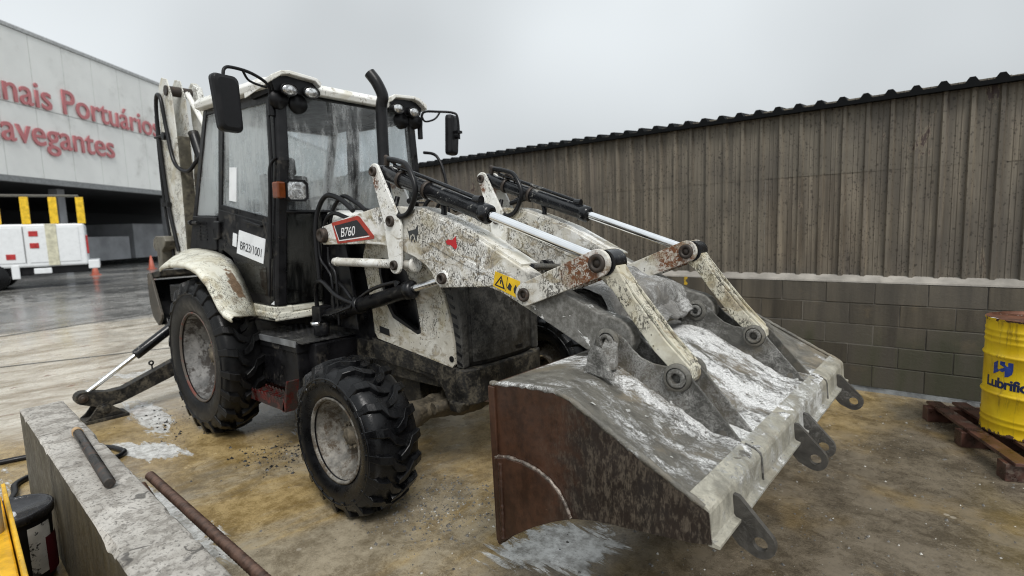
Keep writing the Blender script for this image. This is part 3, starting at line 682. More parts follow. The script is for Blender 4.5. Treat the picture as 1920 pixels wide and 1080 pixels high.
def wheel(name, x, yo, r, half, rim_r, sgn, lug_h, nl, mat_t, mat_r, edge, deep, hub_r):
    """yo: distance of the outer sidewall from the machine's middle"""
    yc = sgn * (yo - half)
    w = empty(name, (x, yc, r), ML)
    t = tyre(r, half, rim_r, lug_h, nl, sgn)
    o = t.build('tyre', mat_t, w); o.rotation_euler = (0, R(7), 0)
    q = MB(); e = half * 0.80
    hb = e - 0.085 - deep   # the disc sits well inside the dish
    prof = [(rim_r + 0.004, e + 0.006), (rim_r + 0.004, e - 0.012), (rim_r - 0.016, e - 0.024), (rim_r - 0.022, e - 0.050), (rim_r - 0.034, e - 0.062), (rim_r - 0.040, e - 0.085), (rim_r * 0.78, e - 0.085 - deep * 0.35),
            (rim_r * 0.66, e - 0.085 - deep * 0.70), (rim_r * 0.52, hb), (hub_r + 0.012, hb), (hub_r + 0.012, hb - 0.05)]
    q.lathe([(a, sgn * h) for a, h in prof], (0, 0, 0), (0, 1, 0), 64)
    q.build('rim', mat_r, w)
    q = MB(); q.lathe([(rim_r + 0.006, sgn * (e + 0.002)), (rim_r + 0.010, sgn * (e + 0.010)), (rim_r - 0.004, sgn * (e + 0.012)), (rim_r - 0.010, sgn * (e - 0.004))], (0, 0, 0), (0, 1, 0), 64)
    q.build('rim_edge', edge, w)
    q = MB()
    q.lathe([(0, sgn * (hb + 0.085)), (hub_r * 0.55, sgn * (hb + 0.085)), (hub_r * 0.62, sgn * (hb + 0.06)), (hub_r * 0.95, sgn * (hb + 0.055)), (hub_r, sgn * (hb + 0.04)), (hub_r + 0.005, sgn * (hb - 0.06))], (0, 0, 0), (0, 1, 0), 32)
    for i in range(10):
        a = 2 * math.pi * i / 10
        q.cyl((hub_r * 0.8 * math.sin(a), sgn * hb, hub_r * 0.8 * math.cos(a)), (hub_r * 0.8 * math.sin(a), sgn * (hb + 0.075), hub_r * 0.8 * math.cos(a)), 0.011, 6)
    q.build('hub', M['mudlump'], w, weld=False)
for sgn in (-1, 1):
    wheel('front_wheel', 0.0, 1.150, 0.470, 0.165, 0.250, sgn, 0.032, 19, M['rubber'], M['rim'], M['rim'], 0.085, 0.09)
    wheel('rear_wheel', -2.175, 1.100, 0.674, 0.162, 0.378, sgn, 0.038, 22, M['rubber_rear'], M['rim_rear'], M['red_edge'], 0.11, 0.11)

# ---- axles and frame
def lumpy(mb, a, b, r, n, seg, amp, sc, bias=0.0):
    a = Vector(a); b = Vector(b); d = (b - a).normalized(); u = Vector((0, 0, 1)); w = d.cross(u).normalized(); u = w.cross(d); vs = []
    for i in range(n + 1):
        p = a + (b - a) * (i / n); rr = r(i / n) if callable(r) else r
        for k in range(seg):
            an = 2 * math.pi * k / seg; dr = u * math.cos(an) + w * math.sin(an); pt = p + dr * rr
            h = fbm(pt, sc) * amp + max(0, math.cos(an)) * bias * (0.5 + 0.5 * fbm(p, 4))
            vs.append(pt + dr * h)
    mb.add(vs, [(i * seg + k, (i + 1) * seg + k, (i + 1) * seg + (k + 1) % seg, i * seg + (k + 1) % seg) for i in range(n) for k in range(seg)], True)
M['axlemud'] = simple('axle_mud', (0.055, 0.045, 0.030), 0.7, var=0.6, vs=16, bump=1.0, bs=30, grime=((0.11, 0.09, 0.06), 0.48, 0.60, 9))
q = MB(); lumpy(q, (0, -0.80, 0.46), (0, 0.80, 0.46), lambda t: 0.075 + 0.05 * math.exp(-((t - 0.5) / 0.16) ** 2) + 0.02 * math.exp(-((abs(t - 0.5) - 0.38) / 0.07) ** 2), 60, 24, 0.022, 9); q.build('front_axle', M['axlemud'], ML)
q = MB(); q.tube([(0.12, -0.46, 0.50), (0.17, -0.2, 0.52), (0.17, 0.2, 0.52), (0.12, 0.46, 0.50)], 0.04, 12); q.build('steering_rod', M['axlemud'], ML)
q = MB(); lumpy(q, (0.18, -0.34, 0.56), (0.18, 0.34, 0.56), 0.10, 30, 20, 0.03, 8); q.build('axle_carrier', M['axlemud'], ML)
q = MB(); q.tube([(-2.158, -0.85, 0.689), (-2.158, 0.85, 0.689)], 0.13, 16); q.build('rear_axle', M['black_mud'], ML)
q = MB()
for y in (-0.33, 0.33): q.box((-3.2, y - 0.04, 0.62), (0.30, y + 0.04, 0.86))
q.box((-2.9, -0.36, 0.5), (-1.0, 0.36, 0.95)); q.box((-0.7, -0.3, 0.42), (-0.2, 0.3, 0.7))
q.build('chassis_frame', M['black_mud'], ML, bevel=0.006)
# lower side skirt, with the arch over the axle
sk = [(-0.61, 0.895), (0.283, 0.790), (0.325, 0.786), (0.325, 0.505), (0.25, 0.50), (0.20, 0.56), (0.16, 0.63), (0.10, 0.67), (-0.02, 0.695), (-0.10, 0.70), (-0.36, 0.72), (-0.58, 0.74)]
for s_ in (-1, 1):
    q = MB(); q.prism(sk, s_ * 0.405, s_ * 0.36); q.build('side_skirt', M['black_mud'], ML, bevel=0.006)
q = MB(); q.prism([(-0.12, 0.735), (0.12, 0.715), (0.12, 0.74), (-0.12, 0.76)], -0.414, -0.40); q.build('skirt_rib', M['black_mud'], ML)
# front bumper weight
q = MB()
pl = [(-0.42, 0.300), (-0.395, 0.365), (-0.30, 0.405), (0.30, 0.405), (0.395, 0.365), (0.42, 0.30)]
q.add([(x, y, 0.545) for y, x in pl] + [(x, y, 0.785) for y, x in pl], [(i, i + 1, i + 7, i + 6) for i in range(5)] + [(0, 6, 11, 5), tuple(range(6, 12)), tuple(range(5, -1, -1))])
q.prism([(0.24, 0.50), (0.33, 0.50), (0.37, 0.57), (0.24, 0.57)], -0.43, -0.33); q.prism([(0.24, 0.50), (0.33, 0.50), (0.37, 0.57), (0.24, 0.57)], 0.33, 0.43)
q.build('front_bumper', M['black_mud'], ML, bevel=0.012)
# ---- hood: white side panels with a window, louvred corner strip, grille
panel = [(-0.655, 1.50), (-0.60, 1.62), (-0.30, 1.60), (-0.06, 1.50), (0.086, 1.459), (0.128, 1.38), (0.176, 1.329), (0.212, 1.258), (0.257, 1.108), (0.286, 0.943), (0.286, 0.812), (0.262, 0.788), (0.236, 0.792), (-0.527, 0.897), (-0.563, 0.942), (-0.578, 1.118), (-0.647, 1.426)]
win = [(-0.455, 1.484), (-0.475, 1.391), (-0.40, 1.154), (-0.334, 1.066), (-0.075, 0.972), (-0.034, 0.985), (-0.034, 1.02), (-0.064, 1.198), (-0.151, 1.40), (-0.255, 1.472), (-0.42, 1.495)]
def inset(poly, d):
    cx = sum(p[0] for p in poly) / len(poly); cz = sum(p[1] for p in poly) / len(poly)
    out = []
    for x, z in poly:
        L = math.hypot(x - cx, z - cz); out.append((x - (x - cx) * d / L, z - (z - cz) * d / L))
    return out
for s_ in (-1, 1):
    q = MB(); q.ring(panel, win, s_ * 0.405, s_ * 0.385, c=(-0.24, 1.22)); o = q.build('hood_side_panel', M['white_panel'], ML)
    q = MB(); q.ring(win, inset(win, 0.03), s_ * 0.402, s_ * 0.365, c=(-0.24, 1.22)); q.build('window_surround', M['black_clean'], o)
    q = MB(); q.prism([(-0.499, 0.995), (-0.385, 0.978), (-0.383, 0.929), (-0.497, 0.945)], s_ * 0.4075, s_ * 0.40); q.build('latch_recess', M['black_clean'], o)
    q = MB(); q.ring(arc((0.262, 0.845), 0.021, 0, 350, 10), arc((0.262, 0.845), 0.011, 0, 350, 10), s_ * 0.409, s_ * 0.40); q.cyl((0.262, s_ * 0.408, 0.845), (0.262, s_ * 0.40, 0.845), 0.011, 10); q.build('latch_hole', M['black_clean'], o)
    # corner strip with louvres
    q = MB(); q.prism([(0.10, 1.46), (0.180, 1.336), (0.217, 1.262), (0.262, 1.112), (0.291, 0.945), (0.291, 0.79), (0.352, 0.788), (0.352, 1.05), (0.335, 1.30), (0.30, 1.46)], s_ * 0.395, s_ * 0.33)
    o = q.build('corner_strip', M['grille'], ML, bevel=0.01)
    for i in range(9):
        t = i / 8.0; z = 1.33 - 0.49 * t; x = 0.225 + 0.075 * math.sin(t * math.pi / 2)
        q = MB(); q.prism([(x, z), (x + 0.045, z - 0.018), (x + 0.048, z - 0.036), (x + 0.012, z - 0.024)], s_ * 0.3985, s_ * 0.39); q.build('louvre', M['black_clean'], o)
q = MB(); q.box((-1.02, -0.36, 0.80), (-0.62, 0.36, 1.75)); q.box((-0.62, -0.30, 0.85), (0.25, 0.30, 1.42)); q.build('engine_block', M['black'], ML)
# hood top
hl = [(-1.16, 1.86), (-0.95, 1.83), (-0.60, 1.715), (-0.30, 1.60), (0.05, 1.50), (0.30, 1.455)]
q = MB(); nn = len(hl); vs = []
ys = [(-0.395, -0.10), (-0.36, -0.02), (-0.26, 0.0), (0.26, 0.0), (0.36, -0.02), (0.395, -0.10)]
for x, z in hl: vs += [(x, y, z + dz) for y, dz in ys]
q.add(vs, [(i * 6 + j, (i + 1) * 6 + j, (i + 1) * 6 + j + 1, i * 6 + j + 1) for i in range(nn - 1) for j in range(5)], True)
q.build('hood_top', M['white'], ML, solid=0.015)
# grille front
q = MB(); gf = lambda y: 0.375 - 0.10 * (abs(y) / 0.40) ** 3.2
q.grid(lambda a, c: (gf(-0.38 + 0.76 * a) - 0.02 * c * c, -0.38 + 0.76 * a, 0.792 + (1.46 - 0.792) * c), 24, 4)
o = q.build('front_grille', M['grille'], ML, solid=0.02)
q = MB(); q.grid(lambda a, c: (gf(-0.30 + 0.60 * a) - 0.02 * c * c + 0.012, -0.30 + 0.60 * a, 0.815 + 0.60 * c), 20, 4); q.build('grille_door', M['grille'], o, solid=0.012, bevel=0.004)
q = MB(); q.box((0.386, 0.05, 0.835), (0.392, 0.16, 0.86)); q.build('grille_handle', M['black_clean'], o)
q = MB()
for i in range(14):
    c_ = (0.376, 0.095 + 0.05 * math.cos(i * 2.4) * (i / 14), 1.18 + 0.045 * math.sin(i * 2.4) * (i / 14))
    q.box((c_[0], c_[1] - 0.012, c_[2] - 0.012), (c_[0] + 0.012, c_[1] + 0.012, c_[2] + 0.012))
q.build('mud_cake', M['black_mud'], ML, bevel=0.005)

# ---- exhaust
q = MB(); q.tube(spline([(-0.878, 0, 1.70), (-0.878, 0, 2.3), (-0.872, 0, 2.62), (-0.862, 0, 2.70), (-0.845, 0, 2.76), (-0.872, -0.03, 2.86), (-0.915, -0.06, 2.935)], 6), 0.046, 18, caps=False)
q.tube(spline([(-0.915, -0.06, 2.935), (-0.90, -0.05, 2.90)], 2), 0.039, 18)
q.build('exhaust_pipe', M['black'], ML)

# ---- cab
def yc(z): return 0.745 - 0.041 * (z - 1.1)
def cabfn(s_, d=0.0): return lambda x, y, z: (x, s_ * (yc(z) + y + d), z)
def fx(z):   # the forward edge of the cab at height z
    P = [(1.0, -1.385), (1.12, -1.375), (1.86, -1.305), (2.25, -1.25), (2.75, -1.265), (2.9, -1.27)]
    for (z0, x0), (z1, x1) in zip(P, P[1:]):
        if z <= z1: return x0 + (x1 - x0) * (z - z0) / (z1 - z0)
    return P[-1][1]
ZL = [1.12, 1.3, 1.6, 1.86, 2.05, 2.25, 2.5, 2.78]
for s_ in (-1, 1):
    # front post: a rounded box swept along the front edge
    q = MB(); rows = []
    for z in ZL:
        x = fx(z); y = yc(z)
        rows.append([(x - 0.085, s_ * y, z), (x - 0.02, s_ * y, z), (x + 0.0, s_ * (y - 0.02), z), (x + 0.012, s_ * (y - 0.085), z), (x - 0.03, s_ * (y - 0.095), z), (x - 0.085, s_ * (y - 0.05), z)])
    vs = [p for rw in rows for p in rw]
    q.add(vs, [(i * 6 + j, i * 6 + (j + 1) % 6, (i + 1) * 6 + (j + 1) % 6, (i + 1) * 6 + j) for i in range(len(rows) - 1) for j in range(6)] + [tuple(range(6)), tuple(len(vs) - 6 + j for j in range(6))])
    q.build('front_post', M['black'], ML, bevel=0.012)
    # middle post, rear post, top rail, sill
    q = MB(); q.prism([(-2.455, 1.50), (-2.375, 1.50), (-2.225, 2.80), (-2.305, 2.80)], -0.005, -0.07, cabfn(s_)); q.build('middle_post', M['black'], ML, bevel=0.008)
    q = MB(); q.prism([(-3.12, 1.56), (-3.04, 1.56), (-2.545, 2.83), (-2.625, 2.83)], 0.0, -0.07, cabfn(s_)); q.build('rear_post', M['black'], ML, bevel=0.008)
    q = MB(); q.prism([(-2.62, 2.785), (-1.28, 2.735), (-1.28, 2.80), (-2.62, 2.84)], -0.004, -0.06, cabfn(s_)); q.build('top_rail', M['black'], ML, bevel=0.006)
    # rear quarter: window and louvred lower box
    q = MB(); q.prism([(-2.555, 2.80), (-2.315, 2.79), (-2.445, 1.875), (-2.985, 1.90)], -0.012, -0.02, cabfn(s_)); q.build('rear_quarter_window', M['glass_side'], ML)
    q = MB(); q.prism([(-3.09, 1.575), (-2.46, 1.56), (-2.44, 1.865), (-2.985, 1.895)], 0.006, -0.05, cabfn(s_)); vb = q.build('rear_vent_box', M['black_clean'], ML, bevel=0.01)
    for i in range(6):
        for j in range(2):
            x = -2.90 + 0.155 * j; z = 1.66 + 0.03 * i
            q = MB(); q.prism([(x, z), (x + 0.10, z - 0.004), (x + 0.10, z + 0.010), (x, z + 0.014)], 0.012, 0.0, cabfn(s_)); q.build('louvre', M['black'], vb)
    # door
    dp = [(-2.37, 1.55), (-2.30, 1.56), (-2.12, 1.50), (-1.835, 1.14), (-1.46, 1.13), (-1.39, 1.16), (-1.325, 1.86), (-1.31, 2.25), (-1.325, 2.735), (-2.24, 2.77)]
    wup = [(-2.30, 1.965), (-1.44, 1.825), (-1.385, 2.25), (-1.40, 2.70), (-2.185, 2.735)]
    q = MB(); q.ring([(-2.37, 1.93), (-1.34, 1.765), (-1.28, 2.25), (-1.295, 2.735), (-2.24, 2.775)], wup, 0.006, -0.03, cabfn(s_)); d_ = q.build('door', M['black'], ML)
    q = MB(); q.prism([(-2.375, 1.93), (-2.395, 1.57), (-2.30, 1.56), (-2.13, 1.50), (-1.975, 1.31), (-1.835, 1.135), (-1.47, 1.125), (-1.40, 1.16), (-1.34, 1.765)], 0.006, -0.03, cabfn(s_)); q.build('door_lower_panel', M['black'], d_, bevel=0.006)
    q = MB(); q.prism([(-2.06, 1.475), (-1.50, 1.43), (-1.485, 1.20), (-1.79, 1.215)], 0.010, 0.0, cabfn(s_)); q.build('door_lower_glass', M['glass_low'], d_)
    q = MB(); q.prism(wup, -0.008, -0.016, cabfn(s_)); q.build('door_glass', M['glass_side'], d_)
    q = MB(); q.prism([(-1.83, 1.80), (-1.52, 1.745), (-1.52, 1.765), (-1.83, 1.825)], 0.035, 0.004, cabfn(s_)); q.build('door_handle', M['black_clean'], d_, bevel=0.006)
    q = MB(); q.prism([(-2.45, 1.66), (-2.34, 1.66), (-2.32, 1.82), (-2.43, 1.83)], 0.035, 0.0, cabfn(s_)); q.build('door_hinge', M['black'], d_, bevel=0.012)
    # sill under the door: pale, dirty, stepped
    q = MB(); q.prism([(-1.83, 1.0), (-1.375, 1.0), (-1.375, 1.115), (-1.83, 1.125)], s_ * 0.755, s_ * 0.60); q.prism([(-1.82, 1.02), (-1.37, 1.02), (-1.37, 1.07), (-1.82, 1.075)], s_ * 0.765, s_ * 0.62)
    q.box((-1.50, s_ * 0.755, 1.0), (-1.372, s_ * 0.30, 1.058)); q.box((-1.50, s_ * 0.745, 1.062), (-1.385, s_ * 0.31, 1.11))
    q.build('cab_sill', M['fender'], ML, bevel=0.012)
    q = MB(); q.prism([(-1.452, 1.135), (-1.402, 1.132), (-1.397, 1.262), (-1.447, 1.268)], 0.003, -0.004, cabfn(s_)); 
    if s_ < 0: q.build('data_sticker', M['sticker'], ML)
# stickers on the right door
q = MB(); q.prism([(-2.02, 1.54), (-1.54, 1.455), (-1.483, 1.652), (-1.955, 1.735)], 0.012, 0.0075, cabfn(-1)); sign = q.build('number_sign', M['sticker'], ML)
def signfn(x, y, z):
    xx = -1.955 + x; zz = 1.575 + y - 0.172 * x
    return (xx - 0.0 + y * 0.25, -(yc(zz) + 0.0135 + z), zz)
text_mesh('BR23/1001', 0.098, 'sign_text', M['ink'], signfn, sign, extrude=0.0006, spacing=0.93)
q = MB(); q.prism([(-2.10, 1.605), (-2.025, 1.59), (-2.0, 1.70), (-2.075, 1.715)], 0.012, 0.0075, cabfn(-1)); q.build('white_sticker', M['sticker'], ML)
q = MB(); q.prism([(-2.155, 1.995), (-2.02, 1.975), (-1.985, 2.262), (-2.115, 2.275)], 0.0, -0.006, cabfn(-1)); q.build('notice_paper', M['sticker'], ML)
# windscreen, lower glass
q = MB(); bow = lambda y: 0.035 * (1 - (y / 0.62) ** 2)
q.grid(lambda a, c: (fx(1.87 + 0.87 * c) + bow(-0.62 + 1.24 * a) - 0.01, (-0.62 + 1.24 * a) * (1.02 - 0.05 * c), 1.87 + 0.87 * c), 12, 10)
q.build('windscreen', M['glass'], ML)
for s_ in (-1, 1):
    q = MB(); q.grid(lambda a, c: (fx(1.13 + 0.72 * c) + bow(0.62 - 0.27 * a) - 0.01, s_ * (0.645 - 0.30 * a), 1.13 + 0.72 * c), 6, 4); q.build('lower_front_glass', M['glass_low'], ML)
    q = MB(); q.box((-1.40, s_ * 0.33, 1.13), (-1.36, s_ * 0.37, 1.87)); q.build('lower_glass_post', M['black'], ML)
q = MB(); q.grid(lambda a, c: (fx(1.86) + bow(-0.64 + 1.28 * a) + 0.004, -0.64 + 1.28 * a, 1.845 + 0.03 * c), 12, 1); q.build('windscreen_lower_rail', M['black'], ML, solid=0.03)
q = MB(); q.box((-1.42, -0.34, 1.0), (-1.36, 0.34, 1.84)); q.build('cab_firewall', M['black'], ML)
q = MB(); q.box((-3.0, -0.70, 1.08), (-1.42, 0.70, 1.13)); q.box((-3.02, -0.66, 1.13), (-2.94, 0.66, 1.60)); q.build('cab_floor', M['black'], ML)
q = MB(); q.hexa([(-2.98, -0.68, 1.9), (-2.97, -0.68, 1.9), (-2.97, 0.68, 1.9), (-2.98, 0.68, 1.9), (-2.59, -0.62, 2.76), (-2.58, -0.62, 2.76), (-2.58, 0.62, 2.76), (-2.59, 0.62, 2.76)]); q.build('rear_window', M['glass_side'], ML)
q = MB(); q.bar((-2.985, -0.7, 1.89), (-2.985, 0.7, 1.89), 0.06, 0.06); q.bar((-2.6, -0.66, 2.77), (-2.6, 0.66, 2.77), 0.06, 0.06); q.build('rear_window_rail', M['black'], ML)
# roof
q = MB()
def rz(x): return 2.845 + (-1.24 - x) * 0.040
rp = [(-1.235, 0.36), (-1.235, -0.36), (-1.27, -0.715), (-1.36, -0.745), (-2.60, -0.745), (-2.66, -0.70), (-2.66, 0.70), (-2.60, 0.745), (-1.36, 0.745), (-1.27, 0.715)]
n = len(rp)
L0 = [(x, y, rz(x) - 0.065) for x, y in rp]; L1 = [(x + 0.012 * (1 if x > -2 else -1), y * 1.012, rz(x) - 0.02) for x, y in rp]
L2 = [(x - 0.02 * (1 if x > -2 else -1), y * 0.975, rz(x) + 0.022) for x, y in rp]; L3 = [(-1.95 + (x + 1.95) * 0.72, y * 0.7, rz(x) + 0.05) for x, y in rp]
vs = L0 + L1 + L2 + L3
q.add(vs, [(k * n + i, k * n + (i + 1) % n, (k + 1) * n + (i + 1) % n, (k + 1) * n + i) for k in range(3) for i in range(n)] + [tuple(range(n)), tuple(3 * n + i for i in range(n))])
roof = q.build('cab_roof', M['white'], ML, bevel=0.008)
q = MB(); q.box((-2.6, -0.66, 2.765), (-1.30, 0.66, 2.782)); q.build('headliner', M['black_clean'], ML)
for s_ in (-1, 1):
    # raised brow over each pair of work lamps
    q = MB(); bp = [(0.335, 2.862), (0.375, 2.890), (0.60, 2.908), (0.665, 2.895), (0.745, 2.850), (0.745, 2.805), (0.655, 2.868), (0.60, 2.880), (0.390, 2.864), (0.345, 2.825)]
    q.prism(bp, -1.165, -1.62, lambda y, x, z: (x if x > -1.5 else x, s_ * y, z - (0.05 if x < -1.5 else 0.0)))
    q.build('roof_brow', M['white'], roof, bevel=0.006)
    q = MB(); q.prism([(0.36, 2.835), (0.395, 2.865), (0.60, 2.881), (0.65, 2.868), (0.72, 2.82), (0.70, 2.755), (0.38, 2.755)], -1.215, -1.60, lambda y, x, z: (x, s_ * y, z)); q.build('brow_underside', M['black_clean'], roof)
    for yl, zl, nm in ((0.600, 2.768, 'outer'), (0.419, 2.775, 'inner')):
        oval = lambda mb: [((x - -1.185), (y - s_ * yl) * 1.32 + s_ * yl, (z - zl) * 0.92 + zl) for x, y, z in mb.v]
        q = MB(); q.lathe([(0.0, -0.09), (0.036, -0.085), (0.050, -0.03), (0.053, 0.0), (0.051, 0.012), (0.046, 0.012), (0.045, 0.004)], (-1.185, s_ * yl, zl), (1, s_ * 0.10, -0.12), 28)
        q.v = [(x - 1.185, y, z) for x, y, z in oval(q)]; wl_ = q.build('work_lamp', M['black_clean'], ML)
        q = MB(); q.lathe([(0.0, 0.018), (0.022, 0.016), (0.046, 0.006), (0.0461, -0.004)], (-1.185, s_ * yl, zl), (1, s_ * 0.10, -0.12), 28)
        q.v = [(x - 1.185, y, z) for x, y, z in oval(q)]; q.build('lens', M['lens'], wl_)
    # round black blanking plates behind the lamps
    q = MB()
    for yy, zz in ((0.655, 2.70), (0.50, 2.685)): q.lathe([(0, 0.0), (0.07, 0.0), (0.075, -0.03)], (-1.235, s_ * yy, zz), (1, 0, -0.1), 22)
    q.build('lamp_bracket', M['black_clean'], ML)
    # headlamp with turn signal on the front post
    o3 = (-1.16, s_ * 0.615, 2.015); ax = Vector((1, s_ * -0.08, -0.03)).normalized()
    e1 = Vector((0, s_ * 1, 0)); e1 = (e1 - ax * e1.dot(ax)).normalized(); e2 = Vector((0, 0, 1)); e2 = (e2 - ax * e2.dot(ax)).normalized()
    def oct_(w, h, d, c=0.3): return [Vector(o3) + e1 * (a * w) + e2 * (b_ * h) + ax * d for a, b_ in ((-1, -1 + c), (-1 + c, -1), (1 - c, -1), (1, -1 + c), (1, 1 - c), (1 - c, 1), (-1 + c, 1), (-1, 1 - c))]
    q = MB(); A = oct_(0.05, 0.05, -0.10); B_ = oct_(0.092, 0.082, -0.02); C_ = oct_(0.092, 0.082, 0.012); D_ = oct_(0.080, 0.070, 0.012); E_ = oct_(0.078, 0.068, 0.0)
    vs = A + B_ + C_ + D_ + E_; q.add(vs, [(k * 8 + i, k * 8 + (i + 1) % 8, (k + 1) * 8 + (i + 1) % 8, (k + 1) * 8 + i) for k in range(4) for i in range(8)] + [tuple(range(8)), tuple(32 + i for i in range(8))])
    hl_ = q.build('headlamp', M['black_clean'], ML)
    q = MB(); A = oct_(0.079, 0.069, 0.003); B_ = oct_(0.05, 0.045, 0.012); q.add(A + B_, [(i, (i + 1) % 8, 8 + (i + 1) % 8, 8 + i) for i in range(8)] + [tuple(8 + i for i in range(8))]); q.build('lens', M['lens'], hl_)
    pc = Vector(o3) + e1 * 0.128 + ax * -0.02
    q = MB(); q.hexa([pc + e1 * a * 0.034 + e2 * b_ * 0.062 + ax * c_ for c_ in (-0.05, 0.03) for a, b_ in ((-1, -1), (1, -1), (1, 1), (-1, 1))]); q.build('turn_signal', M['orange'], hl_, bevel=0.012)
    q = MB(); q.tube([Vector(o3) + e1 * 0.09 + ax * -0.09, Vector((fx(2.0) - 0.02, s_ * 0.69, 2.0))], 0.018, 8); q.build('headlamp_bracket', M['black_clean'], hl_)
    # mirror: arm loop and housing
    mc = Vector((-1.195, s_ * 1.055, 2.60)) if s_ < 0 else Vector((-1.15, 1.045, 2.60))
    if s_ < 0: pth = [(-1.29, -0.70, 2.58), (-1.27, -0.715, 2.70), (-1.24, -0.735, 2.79), (-1.22, -0.86, 2.845), (-1.20, -1.0, 2.855), (-1.19, -1.06, 2.835), (-1.185, -1.075, 2.76), (-1.18, -1.075, 2.57)]
    else: pth = [(-1.27, 0.735, 2.55), (-1.25, 0.735, 2.66), (-1.235, 0.735, 2.76), (-1.22, 0.77, 2.80), (-1.20, 0.9, 2.815), (-1.12, 1.03, 2.81), (-1.09, 1.065, 2.76), (-1.09, 1.075, 2.56)]
    q = MB(); q.tube(spline(pth, 6), 0.0115, 8)
    br = [pth[2], (pth[2][0] + 0.01, pth[2][1] + s_ * 0.03, pth[2][2] - 0.05 if s_ > 0 else pth[2][2] - 0.02), (pth[3][0], s_ * 0.88, pth[3][2] - 0.055), (pth[4][0], s_ * 0.93, pth[4][2] - 0.01)]
    q.tube(spline(br, 5), 0.009, 8); q.cyl(pth[0], (pth[0][0], pth[0][1], pth[0][2] + 0.12), 0.024, 12)
    ma = q.build('mirror_arm', M['black_clean'], ML)
    q = MB(); q.cyl((pth[-1][0], pth[-1][1], 2.585), (pth[-1][0] - 0.04, pth[-1][1] - s_ * 0.01, 2.585), 0.02, 10); q.box((pth[-1][0] - 0.025, pth[-1][1] - 0.03, 2.615), (pth[-1][0] + 0.015, pth[-1][1] + 0.03, 2.64)); q.build('mirror_clamp', M['black_clean'], ma)
    # housing outline in its own plane
    yaw = R(8) if s_ < 0 else R(18)
    ux = Vector((math.sin(yaw) * -1, math.cos(yaw), 0)); nx = Vector((math.cos(yaw), math.sin(yaw), 0)); uz = Vector((0.02, s_ * 0.06, 1)).normalized()
    ol = arc((0.055, 0.155), 0.04, 0, 90, 4) + arc((-0.055, 0.155), 0.04, 90, 180, 4) + arc((-0.050, -0.155), 0.035, 180, 270, 4) + arc((0.050, -0.155), 0.035, 270, 360, 4)
    n = len(ol); q = MB(); ly = [(1.0, -0.035), (1.0, 0.0), (0.93, 0.022), (0.70, 0.032)]
    vs = [mc + ux * (a * k) + uz * (b_ * k if k == 1 else b_ * (1 - (1 - k) * 0.5)) + nx * d for k, d in ly for a, b_ in ol]
    q.add(vs, [(k * n + i, k * n + (i + 1) % n, (k + 1) * n + (i + 1) % n, (k + 1) * n + i) for k in range(3) for i in range(n)] + [tuple(range(n)), tuple(3 * n + i for i in range(n))]); mh = q.build('mirror', M['black_clean'], ML, bevel=0.004)
    q = MB(); q.add([mc + ux * a * 0.92 + uz * b_ * 0.95 + nx * -0.0365 for a, b_ in ol], [tuple(range(n))]); q.build('mirror_glass', M['chrome'], mh)
    # fender
    fo = [(-2.66, 1.425), (-2.587, 1.45), (-2.45, 1.463), (-2.25, 1.472), (-2.067, 1.469), (-1.94, 1.452), (-1.83, 1.427), (-1.652, 1.338), (-1.56, 1.255), (-1.471, 1.169), (-1.38, 1.12), (-1.25, 1.095)]
    fi = [(-3.10, 1.56), (-3.0, 1.575), (-2.85, 1.577), (-2.65, 1.565), (-2.45, 1.548), (-2.28, 1.52), (-2.141, 1.48), (-2.01, 1.40), (-1.91, 1.30), (-1.84, 1.215), (-1.76, 1.115), (-1.71, 1.01)]
    q = MB(); rows = []
    fo2 = [(x - 0.0, z) for x, z in fo]
    for (xo, zo), (xi, zi) in zip(fo2, fi):
        rows.append([(xo, s_ * 1.135, zo - 0.03), (xo, s_ * 1.14, zo - 0.004), (xo, s_ * 1.12, zo + 0.012), (xo * 0.66 + xi * 0.34, s_ * 1.0, zo * 0.6 + zi * 0.4 + 0.014), (xo * 0.36 + xi * 0.64, s_ * 0.86, zo * 0.25 + zi * 0.75 + 0.02), (xi, s_ * 0.745, zi)])
    vs = [p for rw in rows for p in rw]
    q.add(vs, [(i * 6 + j, (i + 1) * 6 + j, (i + 1) * 6 + j + 1, i * 6 + j + 1) for i in range(len(rows) - 1) for j in range(5)], True)
    fd = q.build('rear_fender', M['fender'], ML, solid=0.012)
# cab interior
q = MB(); q.box((-2.45, -0.25, 1.42), (-1.95, 0.25, 1.56)); q.prism([(-2.50, 1.5), (-2.38, 1.5), (-2.48, 2.28), (-2.58, 2.28)], -0.24, 0.24); q.box((-2.4, -0.15, 1.13), (-2.0, 0.15, 1.42)); q.prism([(-2.57, 2.28), (-2.49, 2.28), (-2.51, 2.46), (-2.58, 2.46)], -0.13, 0.13)
q.build('seat', M['seat'], ML, bevel=0.03)
q = MB(); cw = Vector((-1.68, 0.0, 1.93)); aw = Vector((0.45, 0, 0.9)).normalized(); e1 = Vector((0, 1, 0)); e2 = aw.cross(e1)
q.tube([cw + (e1 * math.cos(2 * math.pi * i / 28) + e2 * math.sin(2 * math.pi * i / 28)) * 0.19 for i in range(29)], 0.016, 8, caps=False)
for a in (30, 150, 270): q.tube([cw, cw + (e1 * math.cos(R(a)) + e2 * math.sin(R(a))) * 0.19], 0.012, 6)
q.tube([cw, cw - aw * 0.55], 0.035, 10)
q.build('steering_wheel', M['black_clean'], ML)
q = MB(); q.box((-1.62, -0.35, 1.13), (-1.44, 0.35, 1.84)); q.prism([(-1.66, 1.80), (-1.42, 1.84), (-1.42, 1.87), (-1.66, 1.84)], -0.30, 0.30); q.build('dashboard', M['black_clean'], ML, bevel=0.01)
